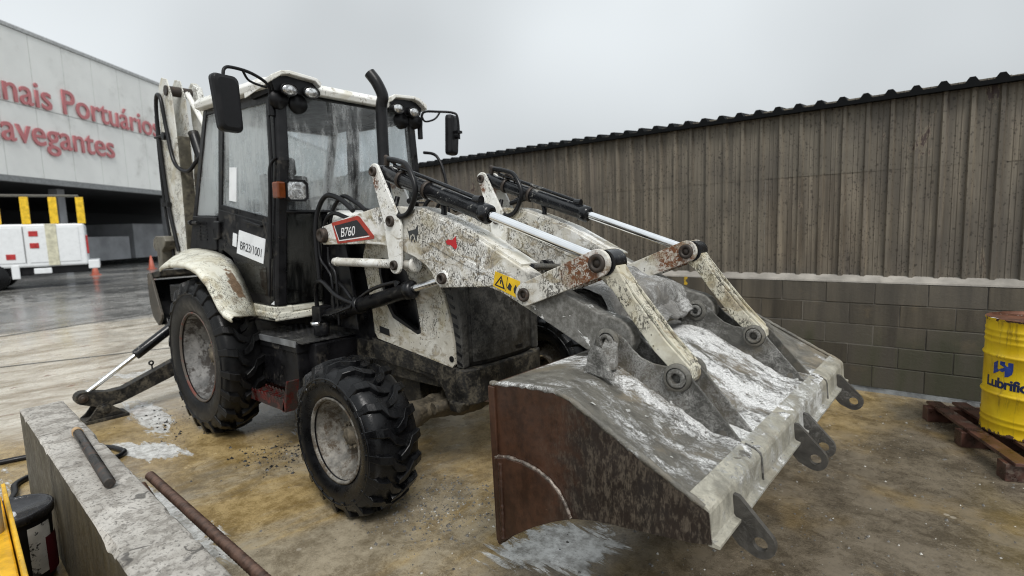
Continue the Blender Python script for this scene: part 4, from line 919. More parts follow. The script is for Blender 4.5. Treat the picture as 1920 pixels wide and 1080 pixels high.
q = MB(); q.tube(spline([(-1.30, 0.30, 2.64), (-1.27, 0.28, 2.35), (-1.30, 0.33, 2.0)], 5), 0.012, 6); q.bar((-1.285, 0.28, 2.58), (-1.31, 0.34, 1.98), 0.02, 0.012); q.build('wiper', M['black_clean'], ML)
q = MB(); q.tube([(-1.31, -0.712, 2.62), (-1.30, -0.722, 2.25), (-1.32, -0.728, 2.1), (-1.38, -0.745, 1.6), (-1.44, -0.76, 1.2)], 0.010, 6); q.tube(spline([(-1.27, -0.70, 2.27), (-1.31, -0.735, 2.20), (-1.335, -0.74, 2.0), (-1.38, -0.75, 1.5)], 5), 0.012, 6); q.build('cab_wiring', M['black_clean'], ML)
q = MB(); q.tube(spline([(-1.24, 0.74, 2.42), (-1.12, 0.79, 2.38), (-1.03, 0.80, 2.2), (-0.99, 0.80, 1.9), (-1.0, 0.80, 1.6)], 6), 0.014, 8); q.build('grab_rail', M['black_clean'], ML)

# ---- step box and step
q = MB(); q.box((-1.78, -0.80, 0.50), (-0.98, -0.36, 0.878)); q.prism([(-1.79, 0.878), (-0.97, 0.878), (-0.97, 0.80), (-1.79, 0.80)], -0.81, -0.36)
q.box((-0.98, -0.72, 0.53), (-0.86, -0.34, 0.87)); o = q.build('battery_box', M['black'], ML, bevel=0.008)
q = MB(); q.box((-1.79, -0.80, 0.88), (-0.90, -0.34, 0.888))
for i in range(17):
    for j in range(8): q.bar((-1.76 + 0.05 * i, -0.76 + 0.05 * j + 0.025 * (i % 2), 0.8885), (-1.742 + 0.05 * i, -0.742 + 0.05 * j + 0.025 * (i % 2), 0.8885), 0.006, 0.003)
q.build('tread_plate', simple('worn_tread_plate', (0.035, 0.035, 0.036), 0.35, 0.3, grime=((0.12, 0.115, 0.105), 0.5, 0.7, 8)), o)
q = MB(); q.bar((-1.79, -0.812, 0.872), (-0.98, -0.812, 0.872), 0.012, 0.045); q.build('worn_edge', simple('worn_steel_edge', (0.30, 0.31, 0.32), 0.4, 0.6), o)
q = MB(); q.prism([(-1.68, 0.64), (-1.65, 0.64), (-1.70, 0.385), (-1.80, 0.385)], -0.905, -0.80); st = q.build('step', M['red_step'], ML, bevel=0.004)
q = MB(); q.prism([(-0.965, 0.62), (-0.945, 0.62), (-1.01, 0.375), (-1.06, 0.375)], -0.915, -0.82); q.build('step_bracket', M['red_step'], st, bevel=0.004)
q = MB()
ser = [(-1.80 + 0.78 * i / 28.0, 0.455 + (0.022 if i % 2 else 0.0)) for i in range(29)]
q.prism(ser + [(-1.02, 0.385), (-1.80, 0.385)], -0.915, -0.905); q.prism(ser + [(-1.02, 0.385), (-1.80, 0.385)], -0.80, -0.79); q.prism(ser + [(-1.02, 0.40), (-1.80, 0.40)], -0.69, -0.68)
for i in range(14): q.box((-1.78 + 0.056 * i, -0.91, 0.42), (-1.765 + 0.056 * i, -0.68, 0.455))
q.build('step_tread', M['red_step'], st)

# ---- loader: arms, levers, bell cranks, links, cylinders
A_ = (-0.206, 2.073); MID = (-0.054, 1.745); LOW = (-0.040, 1.462); LV = (1.033, 1.329); LT = (1.477, 1.501); PP = (1.535, 1.142); QQ = (1.874, 1.022)
armpoly = arc((-0.905, 1.665), 0.075, 245, 115, 5) + [(-0.60, 1.790), (-0.257, 1.842), (0.0, 1.838), (0.204, 1.802), (0.40, 1.735), (0.612, 1.656), (1.094, 1.413), (1.267, 1.345), (1.45, 1.262)] + arc(PP, 0.10, 75, -95, 8) + [(1.386, 1.075), (1.20, 1.165), (1.007, 1.257), (0.85, 1.325), (0.74, 1.355)] + arc((0.66, 1.385), 0.04, 300, 250, 3) + [(0.347, 1.330), (0.30, 1.372), (0.275, 1.42), (0.228, 1.462), (0.12, 1.515), (-0.015, 1.556), (-0.20, 1.592), (-0.373, 1.601)]
def pinhead(mb, x, y, z, r, s_, t=0.02):
    mb.lathe([(0.0, 0.006), (r * 0.45, 0.006), (r * 0.5, 0.0), (r * 0.55, t), (r * 0.9, t), (r, t - 0.006), (r, -0.03)], (x, y, z), (0, s_, 0), 22)
def pins(par, mat, f, s3, *pp, t=0.02):
    for (x, z), r in pp:
        q = MB(); pinhead(q, x, f, z, r, s3, t); q.build('pin', mat, par)
def hose(name, pts, r=0.016, par=None, mat=None, seg=9):
    q = MB(); q.tube(spline(pts, 7), r, seg); return q.build(name, mat or M['hose'], par or ML)
for yc_ in (-0.51, 0.51):
    sg = -1 if yc_ < 0 else 1
    q = MB(); q.prism(armpoly, yc_ - 0.045, yc_ + 0.045); arm = q.build('loader_arm', M['white_arm'], ML, bevel=0.006)
    # top plate standing a little inside the side plates
    q = MB(); tp = [(0.10, 1.822), (0.204, 1.806), (0.40, 1.739), (0.612, 1.660), (0.98, 1.474)]
    q.add([(x, yc_ + s2, z + 0.004) for s2 in (-0.03, 0.11) for x, z in tp], [(i, i + 1, 6 + i, 5 + i) for i in range(4)]); q.build('arm_top_plate', M['white_dirty'], arm, solid=0.012)
    q = MB(); q.prism([(0.20, 1.62), (0.30, 1.64), (0.60, 1.50), (0.80, 1.43), (0.80, 1.40), (0.58, 1.47), (0.28, 1.59)], yc_ - 0.049, yc_ - 0.044); q.build('arm_rib', M['white_arm'], arm, bevel=0.003)
    # pivot boss
    q = MB(); q.lathe([(0, 0.03), (0.028, 0.03), (0.03, 0.036), (0.05, 0.034), (0.056, 0.02), (0.058, -0.02)], (-0.915, yc_ - 0.05, 1.668), (0, -1, 0), 26); q.build('pivot_boss', M['pin'], arm)
    # levers either side of the arm
    lev = capsule(A_, LOW, 0.052, 0.050); lev2 = arc(A_, 0.052, 155, 20, 8) + [(MID[0] + 0.085, MID[1] + 0.01), (MID[0] + 0.095, MID[1] - 0.03), (LOW[0] + 0.062, LOW[1] + 0.02)] + arc(LOW, 0.058, 0, -180, 8) + [(MID[0] - 0.078, MID[1] + 0.0)]
    for y0 in (-0.078, 0.058):
        q = MB(); q.prism(lev2, yc_ + y0, yc_ + y0 + 0.02); lv = q.build('lever', M['white_lever'], ML, bevel=0.004)
        q = MB(); f = yc_ + y0 + (0.0 if y0 < 0 else 0.02); s3 = -1 if y0 < 0 else 1
        pins(lv, M['pin'], f, s3, (A_, 0.032), (MID, 0.036), (LOW, 0.032))
    q = MB(); q.tube([(-0.87, yc_, 1.468), (-0.84, yc_, 1.468), (-0.83, yc_, 1.468)], [0.03, 0.03, 0.036], 14); q.tube([(-0.83, yc_, 1.468), (0.08, yc_, 1.462)], 0.031, 16); q.lathe([(0.031, 0), (0.05, 0), (0.05, 0.02), (0.031, 0.02)], (0.06, yc_, 1.462), (1, 0, 0), 20)
    q.build('levelling_rod', M['white_dirty'], ML)
    # bell crank plates
    ck = capsule(LV, LT, 0.060, 0.066)
    for y0 in (-0.080, 0.060):
        q = MB(); q.prism(ck, yc_ + y0, yc_ + y0 + 0.02); cr = q.build('bell_crank', M['white_crank'], ML, bevel=0.004)
        q = MB(); f = yc_ + y0 + (0.0 if y0 < 0 else 0.02); s3 = -1 if y0 < 0 else 1
        pins(cr, M['pin'], f, s3, (LV, 0.036), (LT, 0.044), t=0.015)
    q = MB(); q.cyl((LT[0] + 0.02, yc_ - 0.055, LT[1]), (LT[0] + 0.02, yc_ + 0.055, LT[1]), 0.062, 20); q.build('link_eye', M['cylinder'], ML)
    # bucket link: a box bar that widens, with its raised edges
    lk = arc(LT, 0.062, 130, 30, 6) + [(1.649, 1.345), (1.80, 1.165), (QQ[0] + 0.045, QQ[1] + 0.03)] + arc(QQ, 0.048, 20, -160, 6) + [(1.80, 1.058), (1.746, 1.108), (1.60, 1.285), (1.54, 1.37), (1.462, 1.435)]
    q = MB(); q.prism(lk, yc_ - 0.050, yc_ + 0.050); o = q.build('bucket_link', M['white_link'], ML, bevel=0.006)
    q = MB()
    for yy in (-0.045, 0.033): q.add([(x, yc_ + yy + d, z + h) for x, z in ((1.54, 1.492), (1.649, 1.352), (1.80, 1.172), (1.905, 1.062)) for d, h in ((0, 0), (0, 0.014), (0.012, 0.014), (0.012, 0))], [(i * 4 + j, i * 4 + (j + 1) % 4, (i + 1) * 4 + (j + 1) % 4, (i + 1) * 4 + j) for i in range(3) for j in range(4)] + [(0, 1, 2, 3), (12, 13, 14, 15)])
    q.build('link_flange', M['white_link'], o)
    # tilt cylinder
    a3 = Vector((A_[0], yc_, A_[1])); t3 = Vector((LT[0], yc_, LT[1])); dv = (t3 - a3).normalized(); e3 = Vector((0.733, yc_, 1.753)); tl = (e3 - a3).length
    cpt = lambda t, up=0.0: a3 + dv * t + Vector((dv.z * -1, 0, dv.x)) * up
    q = MB(); q.lathe([(0, -0.03), (0.036, -0.03), (0.050, 0.03), (0.050, tl - 0.06), (0.056, tl - 0.055), (0.056, tl), (0.044, tl + 0.012), (0.030, tl + 0.012)], a3, dv, 28); q.cyl(a3 + Vector((0, -0.055, 0)), a3 + Vector((0, 0.055, 0)), 0.045, 20)
    tc_ = q.build('tilt_cylinder', M['cylinder'], ML, weld=False)
    q = MB(); q.cyl(cpt(tl), t3, 0.0265, 22); q.build('cylinder_rod', M['chrome'], tc_)
    q = MB(); q.tube([cpt(0.10, 0.068), cpt(0.45, 0.068), cpt(tl - 0.12, 0.064), cpt(tl - 0.085, 0.05)], 0.012, 8); q.cyl(cpt(tl - 0.13, 0.05), cpt(tl - 0.08, 0.062), 0.026, 10); q.build('feed_pipe', M['cylinder'], tc_)
    q = MB(); q.cyl(cpt(0.02, 0.05), cpt(0.02, 0.10), 0.02, 8); q.cyl(cpt(0.0, 0.10), cpt(0.10, 0.09), 0.017, 8); q.tube([cpt(0.15, 0.06), cpt(0.19, 0.085), cpt(0.24, 0.08), cpt(0.28, 0.055)], 0.012, 8); q.build('pipe_fitting', M['pin'], tc_)
    for d0 in (0.19, 0.45):
        q = MB(); q.lathe([(0.051, d0), (0.058, d0 + 0.002), (0.058, d0 + 0.024), (0.051, d0 + 0.026)], a3, dv, 24); q.build('pipe_clamp', M['pin'], tc_)
    # looped hoses at the cylinder's foot
    yo_ = yc_ - 0.065
    hose('tilt_hose', [cpt(0.06, 0.10) + Vector((0, -0.02, 0)), cpt(0.20, 0.115) + Vector((0, -0.04, 0)), (0.13, yo_, 2.07), (0.20, yo_ - 0.01, 1.93), (0.12, yo_, 1.80), (0.02, yo_, 1.775), (-0.05, yo_ + 0.03, 1.84), (-0.06, yc_ - 0.01, 1.90)], 0.017)
    hose('arm_hose', [(0.0, yc_ + 0.03, 1.87), (0.15, yc_ + 0.05, 1.90), (0.26, yc_ + 0.05, 1.89), (0.32, yc_ + 0.04, 1.83), (0.33, yc_ + 0.03, 1.76)], 0.018)
    hose('arm_hose', [(-0.05, yc_ + 0.10, 1.88), (0.10, yc_ + 0.12, 1.93), (0.28, yc_ + 0.14, 1.88), (0.50, yc_ + 0.14, 1.86)], 0.014)
    # lift cylinder below the arm
    b0 = Vector((-1.06, yc_, 1.035)); b1 = Vector((0.383, yc_, 1.389)); dv2 = (b1 - b0).normalized()
    q = MB(); q.lathe([(0, 0.0), (0.04, 0.0), (0.045, 0.03), (0.052, 0.10), (0.052, 1.06), (0.062, 1.065), (0.062, 1.12), (0.045, 1.14), (0.028, 1.14)], b0, dv2, 26); lc = q.build('lift_cylinder', M['black'], ML, weld=False)
    q = MB(); q.cyl(b0 + dv2 * 1.12, b1, 0.026, 20); q.build('cylinder_rod', M['chrome'], lc)
    q = MB(); q.lathe([(0.0, -0.05), (0.048, -0.05), (0.052, -0.04), (0.052, 0.05), (0, 0.05)], b1, (0, 1, 0), 22); q.build('rod_eye', M['white_dirty'], lc)
    q = MB(); pinhead(q, b1.x, yc_ - 0.055, b1.z, 0.034, -1); q.build('pin', M['pin'], lc)
    up2 = Vector((-dv2.z, 0, dv2.x))
    q = MB(); q.tube(spline([b0 + dv2 * 0.50 + up2 * 0.05, b0 + dv2 * 0.70 + up2 * 0.085, b0 + dv2 * 0.95 + up2 * 0.08, b0 + dv2 * 1.0 + up2 * 0.055], 5), 0.014, 8); q.lathe([(0.054, 0.48), (0.062, 0.485), (0.062, 0.51), (0.054, 0.515)], b0, dv2, 20); q.cyl(b0 + dv2 * 0.97 + up2 * 0.03, b0 + dv2 * 0.97 + up2 * 0.085, 0.02, 8); q.build('feed_pipe', M['black'], lc)
    q = MB(); q.tube([b0 + dv2 * 0.06 + Vector((0, -0.06, 0)), b0 + dv2 * 0.30 + Vector((0, -0.07, -0.01)), b0 + dv2 * 0.48 + Vector((0, -0.065, 0.0)), b0 + dv2 * 0.5 + up2 * 0.06 + Vector((0, -0.03, 0))], 0.011, 8); q.build('drain_pipe', M['black'], lc)
    # tower that carries the arm
    q = MB(); q.prism([(-1.08, 0.95), (-0.70, 0.95), (-0.78, 1.50), (-0.84, 1.74), (-0.97, 1.74), (-1.02, 1.5)], yc_ + 0.055, yc_ + 0.085); q.build('loader_tower', M['black'], ML, bevel=0.005)
# hoses at the base of the arms (right side shows)
for sg in (-1, 1):
    y = sg * 0.52
    hose('loop_hose', [(-1.05, y - 0.02, 1.30), (-1.06, y - 0.02, 1.70), (-1.02, y, 1.88), (-0.93, y + 0.02, 1.965), (-0.80, y + 0.05, 1.93), (-0.66, y + 0.06, 1.84)], 0.019)
    hose('loop_hose', [(-0.98, y + 0.05, 1.60), (-0.97, y + 0.06, 1.80), (-0.85, y + 0.09, 1.95), (-0.70, y + 0.10, 1.91), (-0.58, y + 0.11, 1.84)], 0.017)
    hose('loop_hose', [(-1.02, y + 0.02, 1.62), (-0.98, y + 0.02, 1.77), (-0.88, y + 0.03, 1.83), (-0.75, y + 0.04, 1.80), (-0.64, y + 0.05, 1.76)], 0.016)
    hose('lift_hose', [(-1.10, y - 0.03, 1.10), (-1.06, y - 0.05, 1.28), (-0.95, y - 0.06, 1.32), (-0.78, y - 0.05, 1.22), (-0.62, y - 0.02, 1.17)], 0.017)
    hose('lift_hose', [(-0.95, y + 0.02, 1.10), (-0.93, y + 0.02, 1.29), (-0.82, y + 0.02, 1.29), (-0.66, y, 1.20), (-0.58, y - 0.02, 1.20)], 0.015)
    hose('hydraulic_pipe', [(-1.0, y - 0.03, 1.70), (-1.0, y - 0.03, 1.50), (-0.92, y - 0.03, 1.42), (-0.86, y - 0.03, 1.33), (-0.86, y - 0.03, 1.05)], 0.010)
    hose('hydraulic_pipe', [(-0.88, y - 0.03, 1.58), (-0.88, y - 0.03, 1.46), (-0.80, y - 0.03, 1.36), (-0.80, y - 0.03, 1.0)], 0.010)
    q = MB(); q.box((-1.12, y - 0.07, 0.96), (-1.0, y + 0.06, 1.12)); q.cyl((-1.02, y - 0.05, 0.90), (-1.02, y - 0.05, 1.0), 0.06, 16); q.build('valve_block', M['black'], ML, bevel=0.008)
q = MB(); q.lathe([(0, 0.0), (0.04, 0.0), (0.045, 0.025), (0.02, 0.03)], (-1.0, -0.62, 0.985), (0, 0, 1), 18); q.build('filler_cap', M['chrome'], ML)
# cross tubes between the arms
q = MB(); nseg = 44
lumpy(q, (1.325, -0.47, 1.20), (1.325, 0.47, 1.20), 0.125, 60, 30, 0.030, 7, 0.045)
q.build('cross_tube', M['crosstube'], ML)
q = MB(); q.grid(lambda a, c: (1.12 + 0.40 * a, -0.46 + 0.92 * c, 1.375 - 0.16 * a - 0.10 * a * a + 0.05 * abs(c - 0.5) + 0.028 * fbm((a * 0.5, c * 0.95, 3.1), 9)), 26, 48)
q.build('cross_plate', M['crosstube'], ML, solid=0.02)
q = MB(); q.tube([(0.98, -0.46, 1.462), (0.62, 0.30, 1.40)], 0.021, 12); q.cyl((0.42, 0.40, 1.395), (0.42, 0.47, 1.395), 0.045, 16); q.build('cross_pipe', M['cylinder'], ML)
# decals on the right arm
arm_r = [o for o in ML.children if o.name.startswith('loader_arm')][0]
def armface(d): return lambda x, y, z: (x, -0.555 - d + y, z)
DY = -0.556
q = MB(); q.prism([(-0.801, 1.757), (-0.47, 1.796), (-0.44, 1.788), (-0.285, 1.652), (-0.295, 1.634), (-0.728, 1.604), (-0.742, 1.610)], DY - 0.0012, DY); dc = q.build('model_decal', M['decal_red'], arm_r)
q = MB(); q.prism([(-0.765, 1.735), (-0.475, 1.768), (-0.345, 1.660), (-0.715, 1.630)], DY - 0.0024, DY - 0.0013); q.build('decal_field', M['decal_black'], dc)
q = MB(); q.prism([(-0.77, 1.736), (-0.715, 1.622), (-0.345, 1.649), (-0.335, 1.656), (-0.345, 1.6565), (-0.711, 1.6295), (-0.763, 1.735)], DY - 0.0026, DY - 0.0013); q.build('decal_line', M['inkwhite'], dc)
text_mesh('B760', 0.092, 'decal_text', M['inkwhite'], lambda x, y, z: (-0.690 + x, DY - 0.0040 - z, 1.652 + y + 0.06 * x), dc, shear=0.22, extrude=0.0006, spacing=0.95)
# bobcat-head emblem: ears, brow, muzzle
def arm_patch(name, polys, mat, par=arm_r, d=0.0015):
    q = MB()
    for p in polys: q.prism(p, DY - d, DY)
    return q.build(name, mat, par)
ex, ez, es = 0.118, 1.655, 0.052
cat = [[(-1, 1), (-0.75, 0.45), (-0.35, 0.55), (0.2, 0.6), (0.6, 0.7), (0.98, 1.25), (1.0, 0.1), (0.72, -0.15), (0.7, -0.9), (0.45, -0.55), (0.30, 0.05), (-0.05, 0.15), (-0.25, -0.02), (-0.5, -0.05), (-0.62, -0.7), (-0.72, -0.05)],
       [(-0.30, -0.28), (-0.02, -0.08), (0.22, -0.30), (0.05, -0.62), (-0.2, -0.62)], [(-0.38, -0.45), (-0.3, -0.95), (-0.12, -0.78)], [(0.15, -0.85), (0.42, -1.0), (0.3, -0.62)]]
arm_patch('cat_emblem', [[(ex + a * es, ez + b_ * es * 0.95) for a, b_ in p] for p in cat], M['ink'])
arm_patch('red_print', [[(0.418, 1.612), (0.445, 1.622), (0.475, 1.618), (0.505, 1.640), (0.512, 1.578), (0.502, 1.562), (0.462, 1.588), (0.43, 1.592)]], M['red_mark'])
yd = arm_patch('warning_decal', [[(0.806, 1.444), (0.983, 1.393), (0.965, 1.300), (0.787, 1.362)]], M['yellow_decal'])
def yp(a, b_): return (0.806 + 0.177 * a - 0.019 * b_, 1.444 - 0.051 * a - 0.082 * b_)
arm_patch('warning_print', [[yp(0.05, 0.9), yp(0.27, 0.12), yp(0.48, 0.9), yp(0.42, 0.9), yp(0.27, 0.28), yp(0.12, 0.82), yp(0.42, 0.82), yp(0.44, 0.9)], [yp(0.25, 0.42), yp(0.31, 0.42), yp(0.29, 0.66), yp(0.26, 0.66)], [yp(0.55, 0.72), yp(0.62, 0.35), yp(0.72, 0.5), yp(0.70, 0.85), yp(0.6, 0.8)], [yp(0.80, 0.62), yp(0.86, 0.3), yp(0.94, 0.55), yp(0.92, 0.9), yp(0.84, 0.85)], [yp(0.51, 0.05), yp(0.525, 0.05), yp(0.525, 0.97), yp(0.51, 0.97)]], M['decal_black'], yd, 0.0028)

# ---- front bucket, rolled fully forward: its back faces up, its cutting edge down
back = [(1.278, 1.022), (1.40, 1.036), (1.513, 1.044), (1.616, 1.044), (1.689, 1.023), (1.825, 0.952), (2.029, 0.847), (2.190, 0.766)]
bk = empty('front_bucket', (0, 0, 0), ML)
def interp(poly, t):
    L = [0]
    for p, c in zip(poly, poly[1:]): L.append(L[-1] + math.hypot(c[0] - p[0], c[1] - p[1]))
    d = t * L[-1]
    for i in range(len(poly) - 1):
        if d <= L[i + 1] + 1e-9:
            f = (d - L[i]) / (L[i + 1] - L[i]); return (poly[i][0] + (poly[i + 1][0] - poly[i][0]) * f, poly[i][1] + (poly[i + 1][1] - poly[i][1]) * f)
    return poly[-1]
def backpt(a, c):
    x, z = interp(back, a); y = -1.125 + 2.25 * c
    edge = min(1, 14 * min(c, 1 - c)); h = (0.006 + 0.005 * fbm((x, y, 1.0), 4.0) + 0.0035 * fbm((x, y, 5.0), 22) + 0.004 * max(0, fbm((x, y, 2.0), 45))) * edge * min(1, 5 * a)
    h -= 0.040 * max(0, min(1, (a - 0.22) / 0.2)) * max(0, min(1, (0.97 - a) / 0.14)) * min(1, 9 * min(c, 1 - c))
    if a > 0.62: h += 0.014 * max(0, fbm((x, y, 9.0), 9)) * edge
    return (x + h * 0.45, y, z + h * 0.9)
q = MB(); q.grid(backpt, 80, 170); q.build('back_plate', M['bucket_back'], bk)
q = MB()
inner = [(x - 0.05, z - 0.085) for x, z in back]
n = len(back)
q.add([(x, y, z) for y in (-1.12, 1.12) for x, z in inner], [(i, i + 1, n + i + 1, n + i) for i in range(n - 1)])
q.build('inner_plate', M['bucket_side'], bk)
q = MB(); q.prism([(1.270, 1.022), (1.296, 0.34), (1.316, 0.325), (1.306, 1.018)], -1.125, 1.125); q.build('floor_plate', M['bucket_side'], bk)
q = MB(); q.prism([(1.285, 0.46), (1.292, 0.325), (1.304, 0.315), (1.325, 0.345), (1.318, 0.46)], -1.140, 1.140); q.build('cutting_edge', M['bucket_side'], bk, bevel=0.004)
side = back[:-1] + [(2.207, 0.759), (2.217, 0.657), (2.15, 0.640), (1.968, 0.615), (1.85, 0.600), (1.773, 0.588), (1.682, 0.563), (1.60, 0.528), (1.50, 0.470), (1.40, 0.400), (1.345, 0.360), (1.306, 0.335)]
wl = [(1.299, 0.712), (1.37, 0.728), (1.45, 0.728), (1.53, 0.714), (1.59, 0.688), (1.63, 0.655), (1.66, 0.615), (1.682, 0.566)]
for s_ in (-1, 1):
    q = MB(); q.prism(side, s_ * 1.136, s_ * 1.118); sp = q.build('side_plate', M['bucket_side'], bk)
    q = MB(); q.prism(wl + [(1.60, 0.528), (1.50, 0.470), (1.40, 0.400), (1.345, 0.360), (1.306, 0.335)], s_ * 1.150, s_ * 1.1365); q.build('wear_plate', M['bucket_side'], sp, bevel=0.003)
    q = MB(); pts = [interp(wl, i / 40.0) for i in range(41)]
    q.tube([(x, s_ * 1.143, z + 0.004) for x, z in pts], [0.0055 + 0.004 * random.random() for _ in pts], 7); q.build('weld_bead', M['weld'], sp)
    q = MB(); q.tube([(1.335 + 0.003 * random.random(), s_ * 1.15, 0.37 + 0.0085 * i) for i in range(40)], [0.009 + 0.004 * random.random() for _ in range(40)], 6); q.build('edge_weld', M['bucket_side'], sp)
    q = MB(); q.prism([(1.278, 1.022), (1.296, 0.34), (1.326, 0.345), (1.312, 1.02)], s_ * 1.149, s_ * 1.1365); q.build('edge_strip', M['bucket_side'], sp, bevel=0.003)
    q = MB(); q.tube([(x, s_ * 1.128, z + 0.006) for x, z in [interp(back, i / 50.0) for i in range(51)]], [0.009 + 0.005 * random.random() for _ in range(51)], 7); q.build('top_weld', M['bucket_back'], sp)
# folded beam along the top edge
bm_ = [(2.135, 0.800), (2.186, 0.782), (2.198, 0.776), (2.206, 0.768), (2.211, 0.757), (2.217, 0.672), (2.223, 0.663), (2.242, 0.658), (2.242, 0.648), (2.205, 0.648), (2.198, 0.745), (2.13, 0.776)]
q = MB(); n = len(bm_); NB = 60; vs = []
for i in range(NB + 1):
    y = -1.132 + 2.264 * i / NB
    vs += [(x + 0.0012 * fbm((x, y, z), 3), y, z + 0.0012 * fbm((x + 3, y, z), 3)) for x, z in bm_]
q.add(vs, [(i * n + k, (i + 1) * n + k, (i + 1) * n + (k + 1) % n, i * n + (k + 1) % n) for i in range(NB) for k in range(n)] + [tuple(range(n)), tuple(NB * n + k for k in range(n))], False)
q.build('edge_beam', M['bucket_beam'], bk)
for yy in (-0.60, 0.62):
    q = MB(); q.tube([(2.15, yy, 0.797), (2.183, yy, 0.789), (2.208, yy, 0.772), (2.214, yy, 0.752), (2.221, yy, 0.668)], 0.0045, 6); q.build('beam_seam', M['bracket'], bk)
# towing ears
ears = [(2.195, 0.742), (2.232, 0.736), (2.338, 0.628)] + arc((2.302, 0.590), 0.052, 35, -115, 8) + [(2.235, 0.562), (2.205, 0.596), (2.195, 0.640)]
for yy in (-0.917, -0.086, 0.086, 0.917):
    q = MB(); q.ring(ears, arc((2.304, 0.590), 0.024, 0, 345, 15), yy - 0.011, yy + 0.011, c=(2.304, 0.590)); q.build('towing_ear', M['ear'], bk)
# mounting brackets: two plates per arm
brk = arc(PP, 0.062, 165, 40, 8) + [(1.62, 1.158), (1.66, 1.115), (1.70, 1.085), (1.755, 1.066), (1.81, 1.062)] + arc((QQ[0], QQ[1] - 0.004), 0.048, 100, 35, 5) + [(1.94, 1.018), (2.165, 0.767), (2.13, 0.745), (2.074, 0.765), (1.918, 0.84), (1.80, 0.90), (1.689, 0.96), (1.616, 0.99), (1.43, 1.02), (1.44, 1.08)]
for cy in (-0.5245, 0.5245):
    for y0, y1 in ((-0.0765, -0.0615), (0.0625, 0.0775)):
        q = MB(); q.prism(brk, cy + y0, cy + y1); o = q.build('mounting_bracket', M['bracket'], bk, bevel=0.004)
        s3 = -1 if y0 < 0 else 1; f = cy + (y0 if y0 < 0 else y1)
        pins(o, M['bracket'], f, s3, (PP, 0.036), (QQ, 0.042), t=0.03)
        q = MB(); q.lathe([(0.04, 0.0), (0.062, 0.0), (0.060, 0.012), (0.042, 0.014)], (PP[0], f, PP[1]), (0, s3, 0), 20); q.build('pin_boss', M['mudsteel'], o); q = MB(); q.lathe([(0.044, 0.0), (0.062, 0.0), (0.058, 0.02), (0.046, 0.022)], (QQ[0], f, QQ[1]), (0, s3, 0), 20); q.build('pin_boss', M['mudsteel'], o)
        q = MB(); q.cyl((2.065, f, 0.818), (2.065, f + s3 * 0.004, 0.818), 0.014, 14); q.build('bracket_hole', M['sticker'] if y0 > 0 else M['mortar'], o)
q = MB(); q.add([(1.535, -0.804, 1.04), (1.680, -0.812, 1.022), (1.640, -0.806, 1.10), (1.605, -0.803, 1.155), (1.575, -0.802, 1.162), (1.552, -0.802, 1.13)] + [(1.535, -0.775, 1.04), (1.680, -0.783, 1.022), (1.640, -0.777, 1.10), (1.605, -0.774, 1.155), (1.575, -0.773, 1.162), (1.552, -0.773, 1.13)],
       [(0, 1, 2, 3, 4, 5), (11, 10, 9, 8, 7, 6)] + [(i, 6 + i, 6 + (i + 1) % 6, (i + 1) % 6) for i in range(6)])
q.build('gusset', M['bracket'], bk, bevel=0.008)
q = MB(); q.add([(1.52, -0.70, 1.04), (1.62, -0.70, 1.04), (1.60, -0.62, 1.14), (1.54, -0.62, 1.17), (1.52, -0.68, 1.04), (1.62, -0.66, 1.04)], [(0, 1, 2, 3), (5, 4, 3, 2), (0, 3, 4), (1, 5, 2)]); q.build('bracket_web', M['bracket'], bk)
# crumbs of dried slurry lying on the bucket
q = MB()
for i in range(420):
    a = random.uniform(0.25, 0.97); c = random.uniform(0.03, 0.97)
    if a < 0.85 and random.random() < 0.5: continue
    p = Vector(backpt(a, c)); r = random.choice((0.004, 0.006, 0.008, 0.012)) * random.uniform(0.7, 1.3)
    q.add([p + Vector((random.uniform(-1, 1), random.uniform(-1, 1), random.uniform(-0.2, 0.9))) * r for _ in range(4)], [(0, 1, 2), (0, 2, 3), (0, 3, 1), (1, 3, 2)])
tag(q.build('slurry_crumbs', simple('slurry_crumb', (0.42, 0.42, 0.40), 0.9, var=0.5, vs=30), bk, weld=False), kind='stuff')

# ---- backhoe at the rear: upright boom and dipper, bucket, stabilisers
q = MB(); q.box((-3.35, -0.85, 0.42), (-3.10, 0.85, 0.62)); q.box((-3.40, -0.85, 1.05), (-3.12, 0.85, 1.22)); q.box((-3.36, -0.80, 0.5), (-3.16, -0.66, 1.2)); q.box((-3.36, 0.66, 0.5), (-3.16, 0.80, 1.2)); q.build('rear_frame', M['black'], ML, bevel=0.01)
def slab(name, pts, y0, y1, mat, bev=0.006, par=ML):
    q = MB(); q.prism(pts, y0, y1); return q.build(name, mat, par, bevel=bev)
M['boom_white'] = dirty_white('boom_paint', 0.02, base=(0.70, 0.70, 0.66))
M['boom_brown'] = simple('boom_rusty_face', (0.095, 0.085, 0.06), 0.6, var=0.5, vs=6, grime=((0.03, 0.025, 0.02), 0.45, 0.65, 6))
bm = slab('boom', [(-3.74, 1.50), (-3.33, 1.50), (-3.30, 2.2), (-3.30, 2.75), (-3.33, 3.10), (-3.42, 3.27), (-3.56, 3.31), (-3.66, 3.24), (-3.74, 2.7)], -0.685, -0.675, M['boom_white'])
slab('boom_face', [(-3.70, 1.50), (-3.325, 1.50), (-3.296, 2.2), (-3.296, 2.70), (-3.70, 2.70)], -0.674, -0.565, M['boom_brown'], par=bm)
slab('boom_inner_plate', [(-3.74, 1.50), (-3.33, 1.50), (-3.30, 2.2), (-3.30, 2.75), (-3.33, 3.10), (-3.42, 3.27), (-3.56, 3.31), (-3.66, 3.24), (-3.74, 2.7)], -0.564, -0.554, M['boom_white'], par=bm)
q = MB(); q.cyl((-3.44, -0.70, 3.16), (-3.44, -0.36, 3.16), 0.05, 18); q.build('boom_pin', M['pin'], bm)
